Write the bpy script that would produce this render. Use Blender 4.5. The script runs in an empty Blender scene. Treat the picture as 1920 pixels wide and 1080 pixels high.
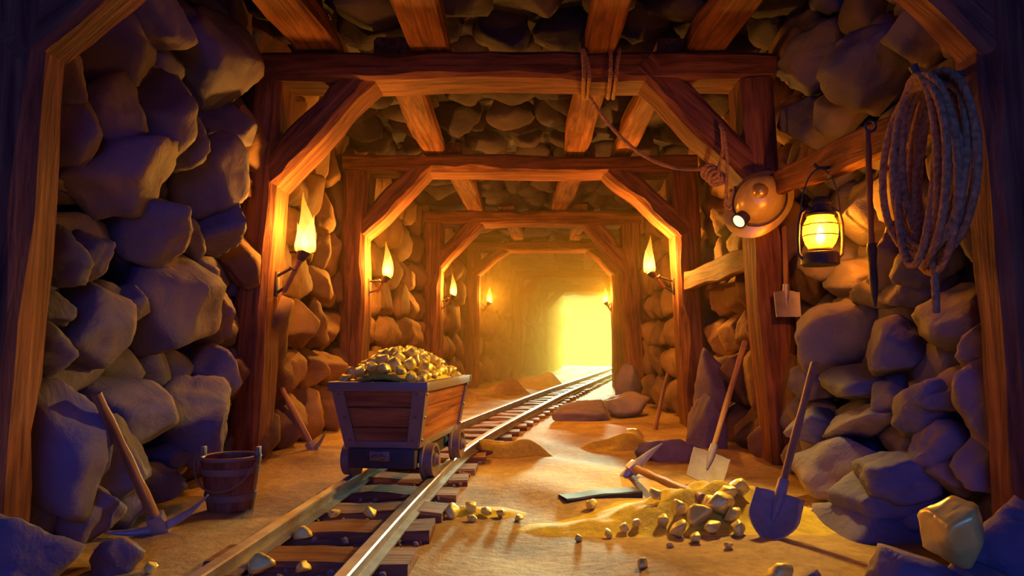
import bpy, bmesh, math, random
import numpy as np
from mathutils import Vector, Matrix, Euler

# ------------------------------------------------------------------ camera, world, light, exposure
SC = bpy.context.scene
COL = SC.collection
F = 1300.0                      # focal length in pixels of the 1920 wide frame
VX, VY = 985.0, 654.0           # vanishing point of the straight gallery
EYE = 0.75

cam_d = bpy.data.cameras.new('camera')
cam = bpy.data.objects.new('camera', cam_d)
COL.objects.link(cam)
cam_d.sensor_fit = 'HORIZONTAL'
cam_d.sensor_width = 36.0
cam_d.lens = 36.0 * F / 1920.0
cam_d.shift_x = -(VX - 960.0) / 1920.0
cam_d.shift_y = (VY - 540.0) / 1920.0
cam_d.clip_start = 0.05
cam.location = (0, 0, EYE)
cam.rotation_euler = (math.radians(90), 0, 0)
SC.camera = cam

SC.view_settings.view_transform = 'Standard'
SC.view_settings.look = 'None'
SC.view_settings.gamma = 1.0
SC.view_settings.use_curve_mapping = False
SC.view_settings.exposure = -0.05
SC.cycles.use_denoising = True
SC.cycles.max_bounces = 8
SC.cycles.diffuse_bounces = 2
SC.cycles.volume_bounces = 1
SC.cycles.sample_clamp_indirect = 6.0

WORLD_BLUE = (0.010, 0.020, 0.15)
WORLD_BLUE_STRENGTH = 8.0
WORLD_GOLD = (1.0, 0.70, 0.08)
WORLD_GOLD_STRENGTH = 2.0
HAZE_NEAR, HAZE_FAR, HAZE_END = 0.010, 0.13, 0.36

world = bpy.data.worlds.new('sky')
SC.world = world
world.use_nodes = True
nt = world.node_tree
nt.nodes.clear()
w_out = nt.nodes.new('ShaderNodeOutputWorld')
w_tc = nt.nodes.new('ShaderNodeTexCoord')
w_sep = nt.nodes.new('ShaderNodeSeparateXYZ')
w_map = nt.nodes.new('ShaderNodeMapRange')
w_map.inputs['From Min'].default_value = 0.2
w_map.inputs['From Max'].default_value = 0.9
w_b = nt.nodes.new('ShaderNodeBackground')
w_g = nt.nodes.new('ShaderNodeBackground')
w_mix = nt.nodes.new('ShaderNodeMixShader')
w_b.inputs['Color'].default_value = (*WORLD_BLUE, 1)
w_b.inputs['Strength'].default_value = WORLD_BLUE_STRENGTH
w_g.inputs['Color'].default_value = (*WORLD_GOLD, 1)
w_g.inputs['Strength'].default_value = WORLD_GOLD_STRENGTH
nt.links.new(w_tc.outputs['Generated'], w_sep.inputs[0])
nt.links.new(w_sep.outputs['Y'], w_map.inputs['Value'])
nt.links.new(w_map.outputs[0], w_mix.inputs[0])
nt.links.new(w_b.outputs[0], w_mix.inputs[1])
nt.links.new(w_g.outputs[0], w_mix.inputs[2])
nt.links.new(w_mix.outputs[0], w_out.inputs['Surface'])


def area_light(name, loc, target, sx, sy, energy, color):
    l = bpy.data.lights.new(name, 'AREA')
    l.shape = 'RECTANGLE'
    l.size, l.size_y, l.energy, l.color = sx, sy, energy, color
    o = bpy.data.objects.new(name, l)
    COL.objects.link(o)
    o.location = loc
    o.rotation_euler = (Vector(target) - Vector(loc)).to_track_quat('-Z', 'Y').to_euler()
    return o


def point_light(name, loc, energy, color, radius=0.05):
    l = bpy.data.lights.new(name, 'POINT')
    l.energy, l.color, l.shadow_soft_size = energy, color, radius
    o = bpy.data.objects.new(name, l)
    COL.objects.link(o)
    o.location = loc
    return o


# golden evening light pouring in at the far mouth, blue night light at the near mouth
sun_d = bpy.data.lights.new('low_sun', 'SUN')
sun_d.energy, sun_d.color, sun_d.angle = 200.0, (1.0, 0.54, 0.045), math.radians(5)
SUN = bpy.data.objects.new('low_sun', sun_d)
COL.objects.link(SUN)
SUN.location = (4, 32, 4)
SUN.rotation_euler = Vector((-0.10, -1.0, -0.105)).to_track_quat('-Z', 'Y').to_euler()
NIGHT = area_light('night_light', (0.0, -3.4, 3.2), (0.0, 3.2, 0.9), 3.4, 2.4, 200, (0.025, 0.13, 1.0))

TORCH_COL = (1.0, 0.40, 0.045)

# ------------------------------------------------------------------ helpers
WM = {}                          # world matrices of the empties


def P(px, py, y):
    return Vector(((px - VX) * y / F, y, EYE - (py - VY) * y / F))


def rnd(seed):
    return random.Random(seed)


class MB:
    """collects vertices and faces for one mesh"""

    def __init__(self):
        self.v, self.f, self.n = [], [], 0

    def add(self, vf, M=None):
        v, f = vf
        v = np.asarray(v, dtype=float)
        if M is not None:
            m = np.array(M)
            v = v @ m[:3, :3].T + m[:3, 3]
        self.v.append(v)
        self.f += [tuple(i + self.n for i in q) for q in f]
        self.n += len(v)
        return self

    def mesh(self, name, sharp=None):
        me = bpy.data.meshes.new(name)
        me.from_pydata(np.concatenate(self.v).tolist(), [], self.f)
        me.validate()
        me.shade_smooth()
        if sharp is not None:
            me.set_sharp_from_angle(angle=math.radians(sharp))
        return me


def recalc(me):
    bm = bmesh.new()
    bm.from_mesh(me)
    bmesh.ops.recalc_face_normals(bm, faces=bm.faces)
    bm.to_mesh(me)
    bm.free()
    return me


def props(o, label=None, cat=None, group=None, kind=None):
    if label: o['label'] = label
    if cat: o['category'] = cat
    if group: o['group'] = group
    if kind: o['kind'] = kind
    return o


def empty(name, loc, label, cat, group=None, rot=None):
    o = bpy.data.objects.new(name, None)
    o.empty_display_size = 0.1
    COL.objects.link(o)
    M = Matrix.Translation(loc)
    if rot is not None:
        M = M @ rot.to_4x4()
    o.matrix_basis = M
    WM[o.name] = M
    return props(o, label, cat, group)


def part(name, me, material, parent=None, M=None, label=None):
    """links a mesh; M is local to the parent (or world when there is none)"""
    o = bpy.data.objects.new(name, me)
    COL.objects.link(o)
    if material and not me.materials:
        me.materials.append(material)
    if parent is not None:
        o.parent = parent
    o.matrix_basis = M if M is not None else Matrix.Identity(4)
    if label: o['label'] = label
    return o


def wpart(name, me, material, parent, M, label=None):
    """like part(), M given in world space (parents are top-level empties)"""
    return part(name, me, material, parent, WM[parent.name].inverted() @ M, label)


def box(sx, sy, sz, c=(0, 0, 0), bev=0.0, top=(1, 1)):
    """closed box, optional bevel, optional scaling of the top face"""
    bm = bmesh.new()
    bmesh.ops.create_cube(bm, size=1.0)
    for v in bm.verts:
        s = top if v.co.z > 0 else (1, 1)
        v.co = Vector((v.co.x * sx * s[0], v.co.y * sy * s[1], v.co.z * sz))
    if bev > 0:
        bmesh.ops.bevel(bm, geom=bm.edges[:], offset=bev, segments=2, affect='EDGES', profile=0.6)
    vs = [tuple(v.co + Vector(c)) for v in bm.verts]
    fs = [tuple(v.index for v in f.verts) for f in bm.faces]
    bm.free()
    return vs, fs


def tube(pts, r, n=10, cap=True, flat=None):
    """swept tube through points; r a number or a list; flat=(a,b) elliptical factors"""
    pts = [Vector(p) for p in pts]
    N = len(pts)
    rs = r if hasattr(r, '__len__') else [r] * N
    vs, fs = [], []
    up = None
    for i, p in enumerate(pts):
        t = (pts[min(i + 1, N - 1)] - pts[max(i - 1, 0)]).normalized()
        if up is None:
            up = t.orthogonal().normalized()
        else:
            up = (up - t * up.dot(t))
            up = up.normalized() if up.length > 1e-6 else t.orthogonal().normalized()
        b = t.cross(up)
        fa, fb = flat or (1, 1)
        for k in range(n):
            a = 2 * math.pi * k / n
            q = p + (up * math.cos(a) * fa + b * math.sin(a) * fb) * rs[i]
            vs.append(tuple(q))
    for i in range(N - 1):
        for k in range(n):
            k2 = (k + 1) % n
            fs.append((i * n + k, i * n + k2, (i + 1) * n + k2, (i + 1) * n + k))
    if cap:
        fs.append(tuple(reversed(range(n))))
        fs.append(tuple((N - 1) * n + k for k in range(n)))
    return vs, fs


def lathe(prof, n=24):
    """profile of (radius, z); closed at radius 0"""
    vs, fs = [], []
    for r, z in prof:
        for k in range(n):
            a = 2 * math.pi * k / n
            vs.append((max(r, 1e-4) * math.cos(a), max(r, 1e-4) * math.sin(a), z))
    for i in range(len(prof) - 1):
        for k in range(n):
            k2 = (k + 1) % n
            fs.append((i * n + k, i * n + k2, (i + 1) * n + k2, (i + 1) * n + k))
    fs.append(tuple(reversed(range(n))))
    fs.append(tuple((len(prof) - 1) * n + k for k in range(n)))
    return vs, fs


def torus(R, r, n=28, m=10, sx=1, sy=1):
    vs, fs = [], []
    for i in range(n):
        a = 2 * math.pi * i / n
        for k in range(m):
            b = 2 * math.pi * k / m
            rr = R + r * math.cos(b)
            vs.append((rr * math.cos(a) * sx, rr * math.sin(a) * sy, r * math.sin(b)))
    for i in range(n):
        for k in range(m):
            i2, k2 = (i + 1) % n, (k + 1) % m
            fs.append((i * m + k, i2 * m + k, i2 * m + k2, i * m + k2))
    return vs, fs


def plate(rows, t):
    """solid sheet from a grid of points, thickened by t along the row/column normal"""
    A = np.array(rows, dtype=float)
    h, w, _ = A.shape
    du = np.gradient(A, axis=1)
    dv = np.gradient(A, axis=0)
    n = np.cross(du, dv)
    n /= np.maximum(np.linalg.norm(n, axis=2, keepdims=True), 1e-9)
    top, bot = (A + n * t / 2).reshape(-1, 3), (A - n * t / 2).reshape(-1, 3)
    vs = np.concatenate([top, bot])
    o = h * w
    fs = []
    for i in range(h - 1):
        for j in range(w - 1):
            a, b, c, d = i * w + j, i * w + j + 1, (i + 1) * w + j + 1, (i + 1) * w + j
            fs.append((a, b, c, d))
            fs.append((o + d, o + c, o + b, o + a))
    for i in range(h - 1):
        for j in (0, w - 1):
            a, b = i * w + j, (i + 1) * w + j
            q = (a, b, o + b, o + a)
            fs.append(q if j == 0 else q[::-1])
    for j in range(w - 1):
        for i in (0, h - 1):
            a, b = i * w + j, i * w + j + 1
            q = (b, a, o + a, o + b)
            fs.append(q if i == 0 else q[::-1])
    return vs, fs


_ICO = {}


def ico(sub):
    if sub not in _ICO:
        bm = bmesh.new()
        bmesh.ops.create_icosphere(bm, subdivisions=sub, radius=1.0)
        v = np.array([tuple(x.co) for x in bm.verts])
        f = [tuple(x.index for x in q.verts) for q in bm.faces]
        bm.free()
        _ICO[sub] = (v / np.linalg.norm(v, axis=1, keepdims=True), f)
    return _ICO[sub]


def rock(size, seed, sub=3, nf=17, p=55, cut=0.42, rough=0.03):
    """faceted stone: soft intersection of random half spaces, scaled to size (half axes)"""
    D, f = ico(sub)
    g = np.random.default_rng(seed)
    i = np.arange(nf) + 0.5
    ph = np.arccos(1 - 2 * i / nf)
    th = math.pi * (1 + 5 ** 0.5) * i + g.uniform(0, 6.28)
    N = np.stack([np.cos(th) * np.sin(ph), np.sin(th) * np.sin(ph), np.cos(ph)], 1) + g.normal(0, 0.28, (nf, 3))
    N /= np.linalg.norm(N, axis=1, keepdims=True)
    h = g.uniform(1 - cut, 1.0, nf)
    d = np.maximum(D @ N.T, 1e-3)
    t = h[None] / d
    r = (np.sum(t ** -p, axis=1)) ** (-1.0 / p)
    r = np.minimum(r, 1.3)
    for k in range(4):
        w = g.normal(0, 3.2 + 2.2 * k, 3)
        r = r + rough / (1 + 0.5 * k) * (np.sin(D @ w + g.uniform(0, 6.28)) if k % 2 else 0.5 - 1.4 * np.abs(np.sin(D @ w * 0.6 + g.uniform(0, 6.28))))
    return D * r[:, None] * np.array(size), f


def timber(L, w, d, seed, wob=0.008, cham=0.16, notches=2, segs=14):
    """rough hewn square timber, length along z (0..L), w along x, d along y"""
    R = rnd(seed)
    c = cham * min(w, d)
    vs, fs = [], []
    lo = [R.uniform(0, 6.28) for _ in range(8)]
    nz = [(R.uniform(0.1, 0.9) * L, R.choice([-1, 1]), R.choice([-1, 1]), R.uniform(0.3, 0.7)) for _ in range(notches)]
    for i in range(segs + 1):
        z = L * i / segs
        u = 6.28 * i / segs
        ox = wob * (math.sin(u * 0.8 + lo[0]) + 0.6 * math.sin(u * 2.1 + lo[1]))
        oy = wob * (math.sin(u * 0.7 + lo[2]) + 0.6 * math.sin(u * 1.9 + lo[3]))
        ww = w / 2 + wob * 0.7 * math.sin(u * 1.6 + lo[4])
        dd = d / 2 + wob * 0.7 * math.sin(u * 1.3 + lo[5])
        for sx, sy in ((1, 1), (-1, 1), (-1, -1), (1, -1)):
            cc = c * R.uniform(0.7, 1.3)
            for z0, nx, ny, am in nz:
                if (nx, ny) == (sx, sy) and abs(z - z0) < L / segs * 0.9:
                    cc += am * c * 1.6
            a = (sx * (ww - cc), sy * dd)
            b = (sx * ww, sy * (dd - cc))
            for q in ((b, a) if sx * sy > 0 else (a, b)):
                vs.append((q[0] + ox, q[1] + oy, z))
    n = 8
    for i in range(segs):
        for k in range(n):
            k2 = (k + 1) % n
            fs.append((i * n + k, i * n + k2, (i + 1) * n + k2, (i + 1) * n + k))
    fs.append(tuple(reversed(range(n))))
    fs.append(tuple(segs * n + k for k in range(n)))
    return vs, fs


def beam_matrix(p0, p1, xhint=(1, 0, 0)):
    p0, p1 = Vector(p0), Vector(p1)
    z = (p1 - p0).normalized()
    x = Vector(xhint)
    x = (x - z * x.dot(z)).normalized()
    y = z.cross(x)
    M = Matrix((x, y, z)).transposed().to_4x4()
    M.translation = p0
    return M, (p1 - p0).length


def timber_between(p0, p1, w, d, seed, xhint=(1, 0, 0), **kw):
    M, L = beam_matrix(p0, p1, xhint)
    me = MB().add(timber(L, w, d, seed, **kw)).mesh('timber', sharp=28)
    return recalc(me), M


# ------------------------------------------------------------------ materials
def new_mat(name):
    m = bpy.data.materials.new(name)
    m.use_nodes = True
    t = m.node_tree
    t.nodes.clear()
    out = t.nodes.new('ShaderNodeOutputMaterial')
    return m, t, out


def nd(t, kind, **inp):
    n = t.nodes.new('ShaderNode' + kind)
    for k, v in inp.items():
        k = k.replace('_', ' ')
        if k in n.inputs:
            n.inputs[k].default_value = v
    return n


def ramp(t, stops):
    r = t.nodes.new('ShaderNodeValToRGB')
    e = r.color_ramp.elements
    while len(e) < len(stops):
        e.new(0.5)
    for q, (p, c) in zip(e, stops):
        q.position = p
        q.color = (*c, 1)
    return r


def coords(t, scale=(1, 1, 1), rand=True):
    tc = t.nodes.new('ShaderNodeTexCoord')
    mp = t.nodes.new('ShaderNodeMapping')
    mp.inputs['Scale'].default_value = scale
    t.links.new(tc.outputs['Object'], mp.inputs['Vector'])
    if rand:
        oi = t.nodes.new('ShaderNodeObjectInfo')
        ml = t.nodes.new('ShaderNodeMath')
        ml.operation = 'MULTIPLY'
        ml.inputs[1].default_value = 37.0
        t.links.new(oi.outputs['Random'], ml.inputs[0])
        cx = t.nodes.new('ShaderNodeCombineXYZ')
        for k in range(3):
            t.links.new(ml.outputs[0], cx.inputs[k])
        t.links.new(cx.outputs[0], mp.inputs['Location'])
    return mp


def surf(t, out, color=None, color_socket=None, rough=0.7, metal=0.0, spec=0.3, bump=None, bump_strength=0.3, bump_dist=0.02):
    b = nd(t, 'BsdfPrincipled', Roughness=rough, Metallic=metal)
    b.inputs['Specular IOR Level'].default_value = spec
    if color: b.inputs['Base Color'].default_value = (*color, 1)
    if color_socket: t.links.new(color_socket, b.inputs['Base Color'])
    if bump:
        bp = nd(t, 'Bump', Strength=bump_strength, Distance=bump_dist)
        t.links.new(bump, bp.inputs['Height'])
        t.links.new(bp.outputs[0], b.inputs['Normal'])
    t.links.new(b.outputs[0], out.inputs['Surface'])
    return b


def wood(name, dark, mid, light, rough=0.72):
    m, t, out = new_mat(name)
    mp = coords(t, (16, 16, 1.1))
    n1 = nd(t, 'TexNoise', Scale=1.6, Detail=7.0, Roughness=0.62, Distortion=0.7)
    t.links.new(mp.outputs[0], n1.inputs['Vector'])
    mp2 = coords(t, (3.0, 3.0, 1.5))
    n2 = nd(t, 'TexNoise', Scale=1.5, Detail=3.0)
    t.links.new(mp2.outputs[0], n2.inputs['Vector'])
    r = ramp(t, [(0.30, dark), (0.5, mid), (0.72, light)])
    t.links.new(n1.outputs['Fac'], r.inputs[0])
    mx = t.nodes.new('ShaderNodeMix')
    mx.data_type = 'RGBA'
    mx.blend_type = 'MULTIPLY'
    r2 = ramp(t, [(0.35, (0.62, 0.55, 0.55)), (0.6, (1, 1, 1))])
    t.links.new(n2.outputs['Fac'], r2.inputs[0])
    mx.inputs[0].default_value = 1.0
    t.links.new(r.outputs[0], mx.inputs[6])
    t.links.new(r2.outputs[0], mx.inputs[7])
    surf(t, out, color_socket=mx.outputs[2], rough=rough, spec=0.18, bump=n1.outputs['Fac'], bump_strength=0.55, bump_dist=0.02)
    return m


def stone(name, stops, rough=0.78, scale=1.7, bump=0.85):
    m, t, out = new_mat(name)
    mp = coords(t, (1, 1, 1), rand=True)
    n1 = nd(t, 'TexNoise', Scale=scale, Detail=4.0, Roughness=0.6)
    t.links.new(mp.outputs[0], n1.inputs['Vector'])
    r = ramp(t, stops)
    t.links.new(n1.outputs['Fac'], r.inputs[0])
    n2 = nd(t, 'TexNoise', Scale=6.0, Detail=8.0, Roughness=0.62, Distortion=0.5)
    t.links.new(mp.outputs[0], n2.inputs['Vector'])
    surf(t, out, color_socket=r.outputs[0], rough=rough, spec=0.25, bump=n2.outputs['Fac'], bump_strength=bump, bump_dist=0.03)
    return m


def metal(name, base, other, rough=0.45, metallic=0.85, scale=6.0):
    m, t, out = new_mat(name)
    mp = coords(t)
    n1 = nd(t, 'TexNoise', Scale=scale, Detail=6.0, Roughness=0.65)
    t.links.new(mp.outputs[0], n1.inputs['Vector'])
    r = ramp(t, [(0.42, base), (0.68, other)])
    t.links.new(n1.outputs['Fac'], r.inputs[0])
    surf(t, out, color_socket=r.outputs[0], rough=rough, metal=metallic, spec=0.5, bump=n1.outputs['Fac'], bump_strength=0.25, bump_dist=0.006)
    return m


def emitter(name, stops, strength, zrange):
    """burning gas: adds light and lets light through"""
    m, t, out = new_mat(name)
    tc = t.nodes.new('ShaderNodeTexCoord')
    sp = t.nodes.new('ShaderNodeSeparateXYZ')
    t.links.new(tc.outputs['Object'], sp.inputs[0])
    mr = nd(t, 'MapRange')
    mr.inputs['From Min'].default_value, mr.inputs['From Max'].default_value = zrange
    t.links.new(sp.outputs['Z'], mr.inputs['Value'])
    r = ramp(t, stops)
    t.links.new(mr.outputs[0], r.inputs[0])
    e = nd(t, 'Emission', Strength=strength)
    t.links.new(r.outputs[0], e.inputs['Color'])
    tr = nd(t, 'BsdfTransparent')
    ad = t.nodes.new('ShaderNodeAddShader')
    t.links.new(e.outputs[0], ad.inputs[0])
    t.links.new(tr.outputs[0], ad.inputs[1])
    t.links.new(ad.outputs[0], out.inputs['Surface'])
    return m


M_TIMBER = wood('old_timber', (0.075, 0.024, 0.016), (0.24, 0.084, 0.036), (0.42, 0.165, 0.065))
M_HANDLE = wood('handle_wood', (0.20, 0.085, 0.03), (0.42, 0.20, 0.075), (0.58, 0.31, 0.12), rough=0.5)
M_CART = wood('cart_boards', (0.14, 0.035, 0.012), (0.36, 0.11, 0.03), (0.50, 0.19, 0.05), rough=0.5)
M_SLEEPER = wood('sleeper_wood', (0.10, 0.04, 0.022), (0.30, 0.125, 0.05), (0.45, 0.21, 0.085))
M_BUCKET = wood('bucket_staves', (0.13, 0.045, 0.02), (0.32, 0.11, 0.045), (0.44, 0.18, 0.08), rough=0.45)
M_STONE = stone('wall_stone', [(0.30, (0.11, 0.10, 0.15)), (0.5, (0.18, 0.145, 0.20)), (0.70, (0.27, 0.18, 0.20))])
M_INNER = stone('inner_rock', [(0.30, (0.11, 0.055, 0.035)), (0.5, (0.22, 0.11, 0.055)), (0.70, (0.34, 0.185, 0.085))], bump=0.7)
M_ROOF_SHADE = stone('roof_stone', [(0.30, (0.022, 0.018, 0.03)), (0.70, (0.085, 0.05, 0.06))])  # ceiling's lack of light put into a darker stone colour
M_ROCKFACE = stone('rock_face', [(0.3, (0.045, 0.045, 0.07)), (0.7, (0.10, 0.085, 0.10))], scale=2.5)
M_BOULDER = stone('boulder_stone', [(0.30, (0.12, 0.09, 0.13)), (0.5, (0.21, 0.14, 0.165)), (0.70, (0.32, 0.20, 0.18))], scale=3.0)
M_IRON = metal('dark_iron', (0.05, 0.042, 0.042), (0.13, 0.075, 0.05), rough=0.55, metallic=0.4)
M_CARTIRON = metal('cart_iron', (0.26, 0.18, 0.14), (0.26, 0.15, 0.10), rough=0.5, metallic=0.4)
M_STEEL = metal('worn_steel', (0.42, 0.35, 0.32), (0.26, 0.19, 0.16), rough=0.42, metallic=0.25)
M_RAIL = metal('rail_steel', (0.40, 0.36, 0.34), (0.24, 0.15, 0.10), rough=0.46, metallic=0.6)
M_GOLD = metal('gold', (1.0, 0.80, 0.15), (1.0, 0.66, 0.07), rough=0.28, metallic=0.25, scale=12)
M_BRASS = metal('brass', (0.85, 0.52, 0.10), (0.70, 0.38, 0.06), rough=0.28, metallic=0.7)
M_HAT = metal('helmet_paint', (0.92, 0.62, 0.09), (0.62, 0.38, 0.10), rough=0.33, metallic=0.25, scale=7)
M_FLAME = emitter('flame', [(0.0, (1.0, 0.40, 0.05)), (0.15, (1.0, 0.62, 0.16)), (0.45, (1.0, 0.50, 0.07)), (0.8, (1.0, 0.26, 0.015)), (1.0, (0.9, 0.13, 0.005))], 0.85, (0.0, 0.40))
M_WICK = emitter('lantern_flame', [(0.0, (1.0, 0.7, 0.2)), (1.0, (1.0, 0.85, 0.5))], 9.0, (0.0, 0.08))


def rope_mat():
    m, t, out = new_mat('hemp_rope')
    mp = coords(t, (1, 1, 1))
    n = nd(t, 'TexNoise', Scale=60.0, Detail=3.0)
    t.links.new(mp.outputs[0], n.inputs['Vector'])
    r = ramp(t, [(0.3, (0.26, 0.12, 0.045)), (0.7, (0.55, 0.30, 0.11))])
    t.links.new(n.outputs['Fac'], r.inputs[0])
    surf(t, out, color_socket=r.outputs[0], rough=0.85, spec=0.15, bump=n.outputs['Fac'], bump_strength=0.4, bump_dist=0.006)
    return m


M_ROPE = rope_mat()


def ground_mat(name, a, b, c, gold=None):
    m, t, out = new_mat(name)
    mp = coords(t, (1, 1, 1), rand=False)
    n1 = nd(t, 'TexNoise', Scale=1.6, Detail=6.0, Roughness=0.62)
    n2 = nd(t, 'TexNoise', Scale=22.0, Detail=6.0, Roughness=0.7)
    t.links.new(mp.outputs[0], n1.inputs['Vector'])
    t.links.new(mp.outputs[0], n2.inputs['Vector'])
    r = ramp(t, [(0.32, a), (0.5, b), (0.68, c)])
    t.links.new(n1.outputs['Fac'], r.inputs[0])
    r2 = ramp(t, [(0.3, (0.7, 0.66, 0.62)), (0.65, (1.05, 1.05, 1.05))])
    t.links.new(n2.outputs['Fac'], r2.inputs[0])
    mx = t.nodes.new('ShaderNodeMix')
    mx.data_type = 'RGBA'
    mx.blend_type = 'MULTIPLY'
    mx.inputs[0].default_value = 1.0
    t.links.new(r.outputs[0], mx.inputs[6])
    t.links.new(r2.outputs[0], mx.inputs[7])
    surf(t, out, color_socket=mx.outputs[2], rough=0.8, spec=0.2, bump=n2.outputs['Fac'], bump_strength=0.6, bump_dist=0.02)
    return m


M_DIRT = ground_mat('mine_dirt', (0.28, 0.155, 0.07), (0.52, 0.32, 0.11), (0.68, 0.44, 0.14))
M_GOLDDUST = ground_mat('gold_dust', (0.60, 0.40, 0.03), (0.80, 0.56, 0.05), (0.92, 0.68, 0.07))
M_GRAVEL = stone('ballast', [(0.3, (0.12, 0.09, 0.09)), (0.7, (0.34, 0.24, 0.18))], scale=8)


def glass_mat():
    m, t, out = new_mat('lantern_glass')
    tl = nd(t, 'BsdfTranslucent')
    tl.inputs['Color'].default_value = (1.0, 0.80, 0.22, 1)
    tr = nd(t, 'BsdfTransparent')
    tr.inputs['Color'].default_value = (1.0, 0.86, 0.45, 1)
    gl = nd(t, 'BsdfGlossy', Roughness=0.08)
    mx = nd(t, 'MixShader')
    mx.inputs[0].default_value = 0.82
    t.links.new(tl.outputs[0], mx.inputs[1])
    t.links.new(tr.outputs[0], mx.inputs[2])
    m2 = nd(t, 'MixShader')
    fr = nd(t, 'Fresnel', IOR=1.45)
    t.links.new(fr.outputs[0], m2.inputs[0])
    t.links.new(mx.outputs[0], m2.inputs[1])
    t.links.new(gl.outputs[0], m2.inputs[2])
    t.links.new(m2.outputs[0], out.inputs['Surface'])
    return m


M_GLASS = glass_mat()


def lens_mat():
    m, t, out = new_mat('lamp_lens')
    e = nd(t, 'Emission', Strength=1.3)
    e.inputs['Color'].default_value = (1.0, 0.93, 0.55, 1)
    t.links.new(e.outputs[0], out.inputs['Surface'])
    return m


M_LENS = lens_mat()

# ------------------------------------------------------------------ the gallery: ground height, walls
MOUNDS = [  # x, y, radius x, radius y, height
    (0.90, 3.08, 0.30, 0.24, 0.13), (0.62, 2.98, 0.30, 0.16, 0.06), (0.30, 2.90, 0.28, 0.10, 0.025),
    (-0.27, 3.18, 0.22, 0.09, 0.03),
]


TS = 0.867                       # the rails lie a little above the dirt


def track_x(y):
    ys = [-3, 2.29, 3.88, 5.24, 6.68, 9.03, 12.0, 15.2, 19.0, 24.0, 30.0]
    xs = [-1.0, -0.85, -0.79, -0.70, -0.50, -0.08, 0.48, 1.15, 1.95, 3.0, 4.2]
    ys = [q * TS for q in ys]
    xs = [q * TS for q in xs]
    y = min(max(y, -3 * TS), 30 * TS)
    for i in range(len(ys) - 1):
        if y <= ys[i + 1]:
            a = (y - ys[i]) / (ys[i + 1] - ys[i])
            # catmull-rom
            p0 = xs[max(i - 1, 0)]; p1 = xs[i]; p2 = xs[i + 1]; p3 = xs[min(i + 2, len(xs) - 1)]
            d1 = (p2 - p0) / (ys[i + 1] - ys[max(i - 1, 0)]) * (ys[i + 1] - ys[i])
            d2 = (p3 - p1) / (ys[min(i + 2, len(ys) - 1)] - ys[i]) * (ys[i + 1] - ys[i])
            h = a * a * (3 - 2 * a)
            return p1 * (1 - h) + p2 * h + d1 * (a ** 3 - 2 * a * a + a) + d2 * (a ** 3 - a * a)
    return xs[-1]


def floor_h(x, y):
    t = abs(x - track_x(y))
    k = min(max((t - 0.42) / 0.25, 0), 1)
    z = 0.012 * k * (math.sin(x * 4.1 + y * 1.7) + math.sin(x * 2.3 - y * 3.1 + 1.0) + 0.6 * math.sin(x * 9 + y * 7))
    return z + 0.012 * k


def ground_h(x, y):
    z = floor_h(x, y)
    for mx, my, rx, ry, h in MOUNDS:
        z += h * math.exp(-((x - mx) / rx) ** 2 - ((y - my) / ry) ** 2)
    return z


def hit(px, py, top=30.0):
    """where the sight line through a pixel meets the ground"""
    y = 1.6
    while y < top:
        q = P(px, py, y)
        if q.z <= ground_h(q.x, q.y):
            return q
        y += 0.01
    return P(px, py, top)


WY = [-3.0, 2.2, 4.3, 6.6, 9.75, 13.0, 17.5, 22.0, 28.0]
WLX = [-1.78, -1.78, -1.80, -1.86, -1.56, -1.25, -0.42, 0.40, 1.45]
WRX = [1.70, 1.70, 1.76, 1.86, 1.80, 2.05, 2.85, 3.65, 4.75]


def wall_x(side, y, z):
    x = float(np.interp(y, WY, WLX if side < 0 else WRX))
    if side > 0:
        x -= 0.30 * max(0.0, 0.98 - z) * float(np.interp(y, [2.35, 2.75, 4.3, 4.6], [0.0, 1.0, 1.0, 0.5]))
    else:
        x += 0.08 * max(0.0, 0.75 - z)
    return x


def gsheet(rows):
    h, w = len(rows), len(rows[0])
    vs = [p for r in rows for p in r]
    fs = [(i * w + j, i * w + j + 1, (i + 1) * w + j + 1, (i + 1) * w + j) for i in range(h - 1) for j in range(w - 1)]
    return vs, fs


def lump(x, y, z, s=1.0):
    return s * (math.sin(x * 2.3 + y * 3.1 + 0.7) * math.cos(z * 3.7 + y * 1.3) + 0.5 * math.sin(y * 7.3 + z * 5.9 + x))


# floor
YS = list(np.arange(-3.0, 8.0, 0.06)) + list(np.arange(8.0, 30.0, 0.25))
rows = []
for y in YS:
    x0 = float(np.interp(y, WY, WLX)) - 0.5
    x1 = float(np.interp(y, WY, WRX)) + 0.5
    rows.append([(x, y, floor_h(x, y)) for x in np.linspace(x0, x1, 70)])
fl = part('floor', MB().add(gsheet(rows)).mesh('floor'), M_DIRT)
props(fl, 'trodden brown dirt floor of the mine gallery', 'floor', kind='structure')

# rock sheets behind the stones, then the stones themselves; one mesh per wall
def wall_stone(mb, side, cy, cz, ly, lz, th, seed, sub=4, roll=0.0, inset=0.0, **kw):
    x = wall_x(side, cy, cz) + side * inset
    lean = -0.30 if side > 0 and cz < 0.75 and cy < 4.4 else 0.0
    M = Matrix.Translation((x, cy, cz)) @ Euler((roll, lean * 0.6, 0)).to_matrix().to_4x4()
    mb.add(rock((th, ly / 2, lz / 2), seed, sub=sub, **kw), M)


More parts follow.
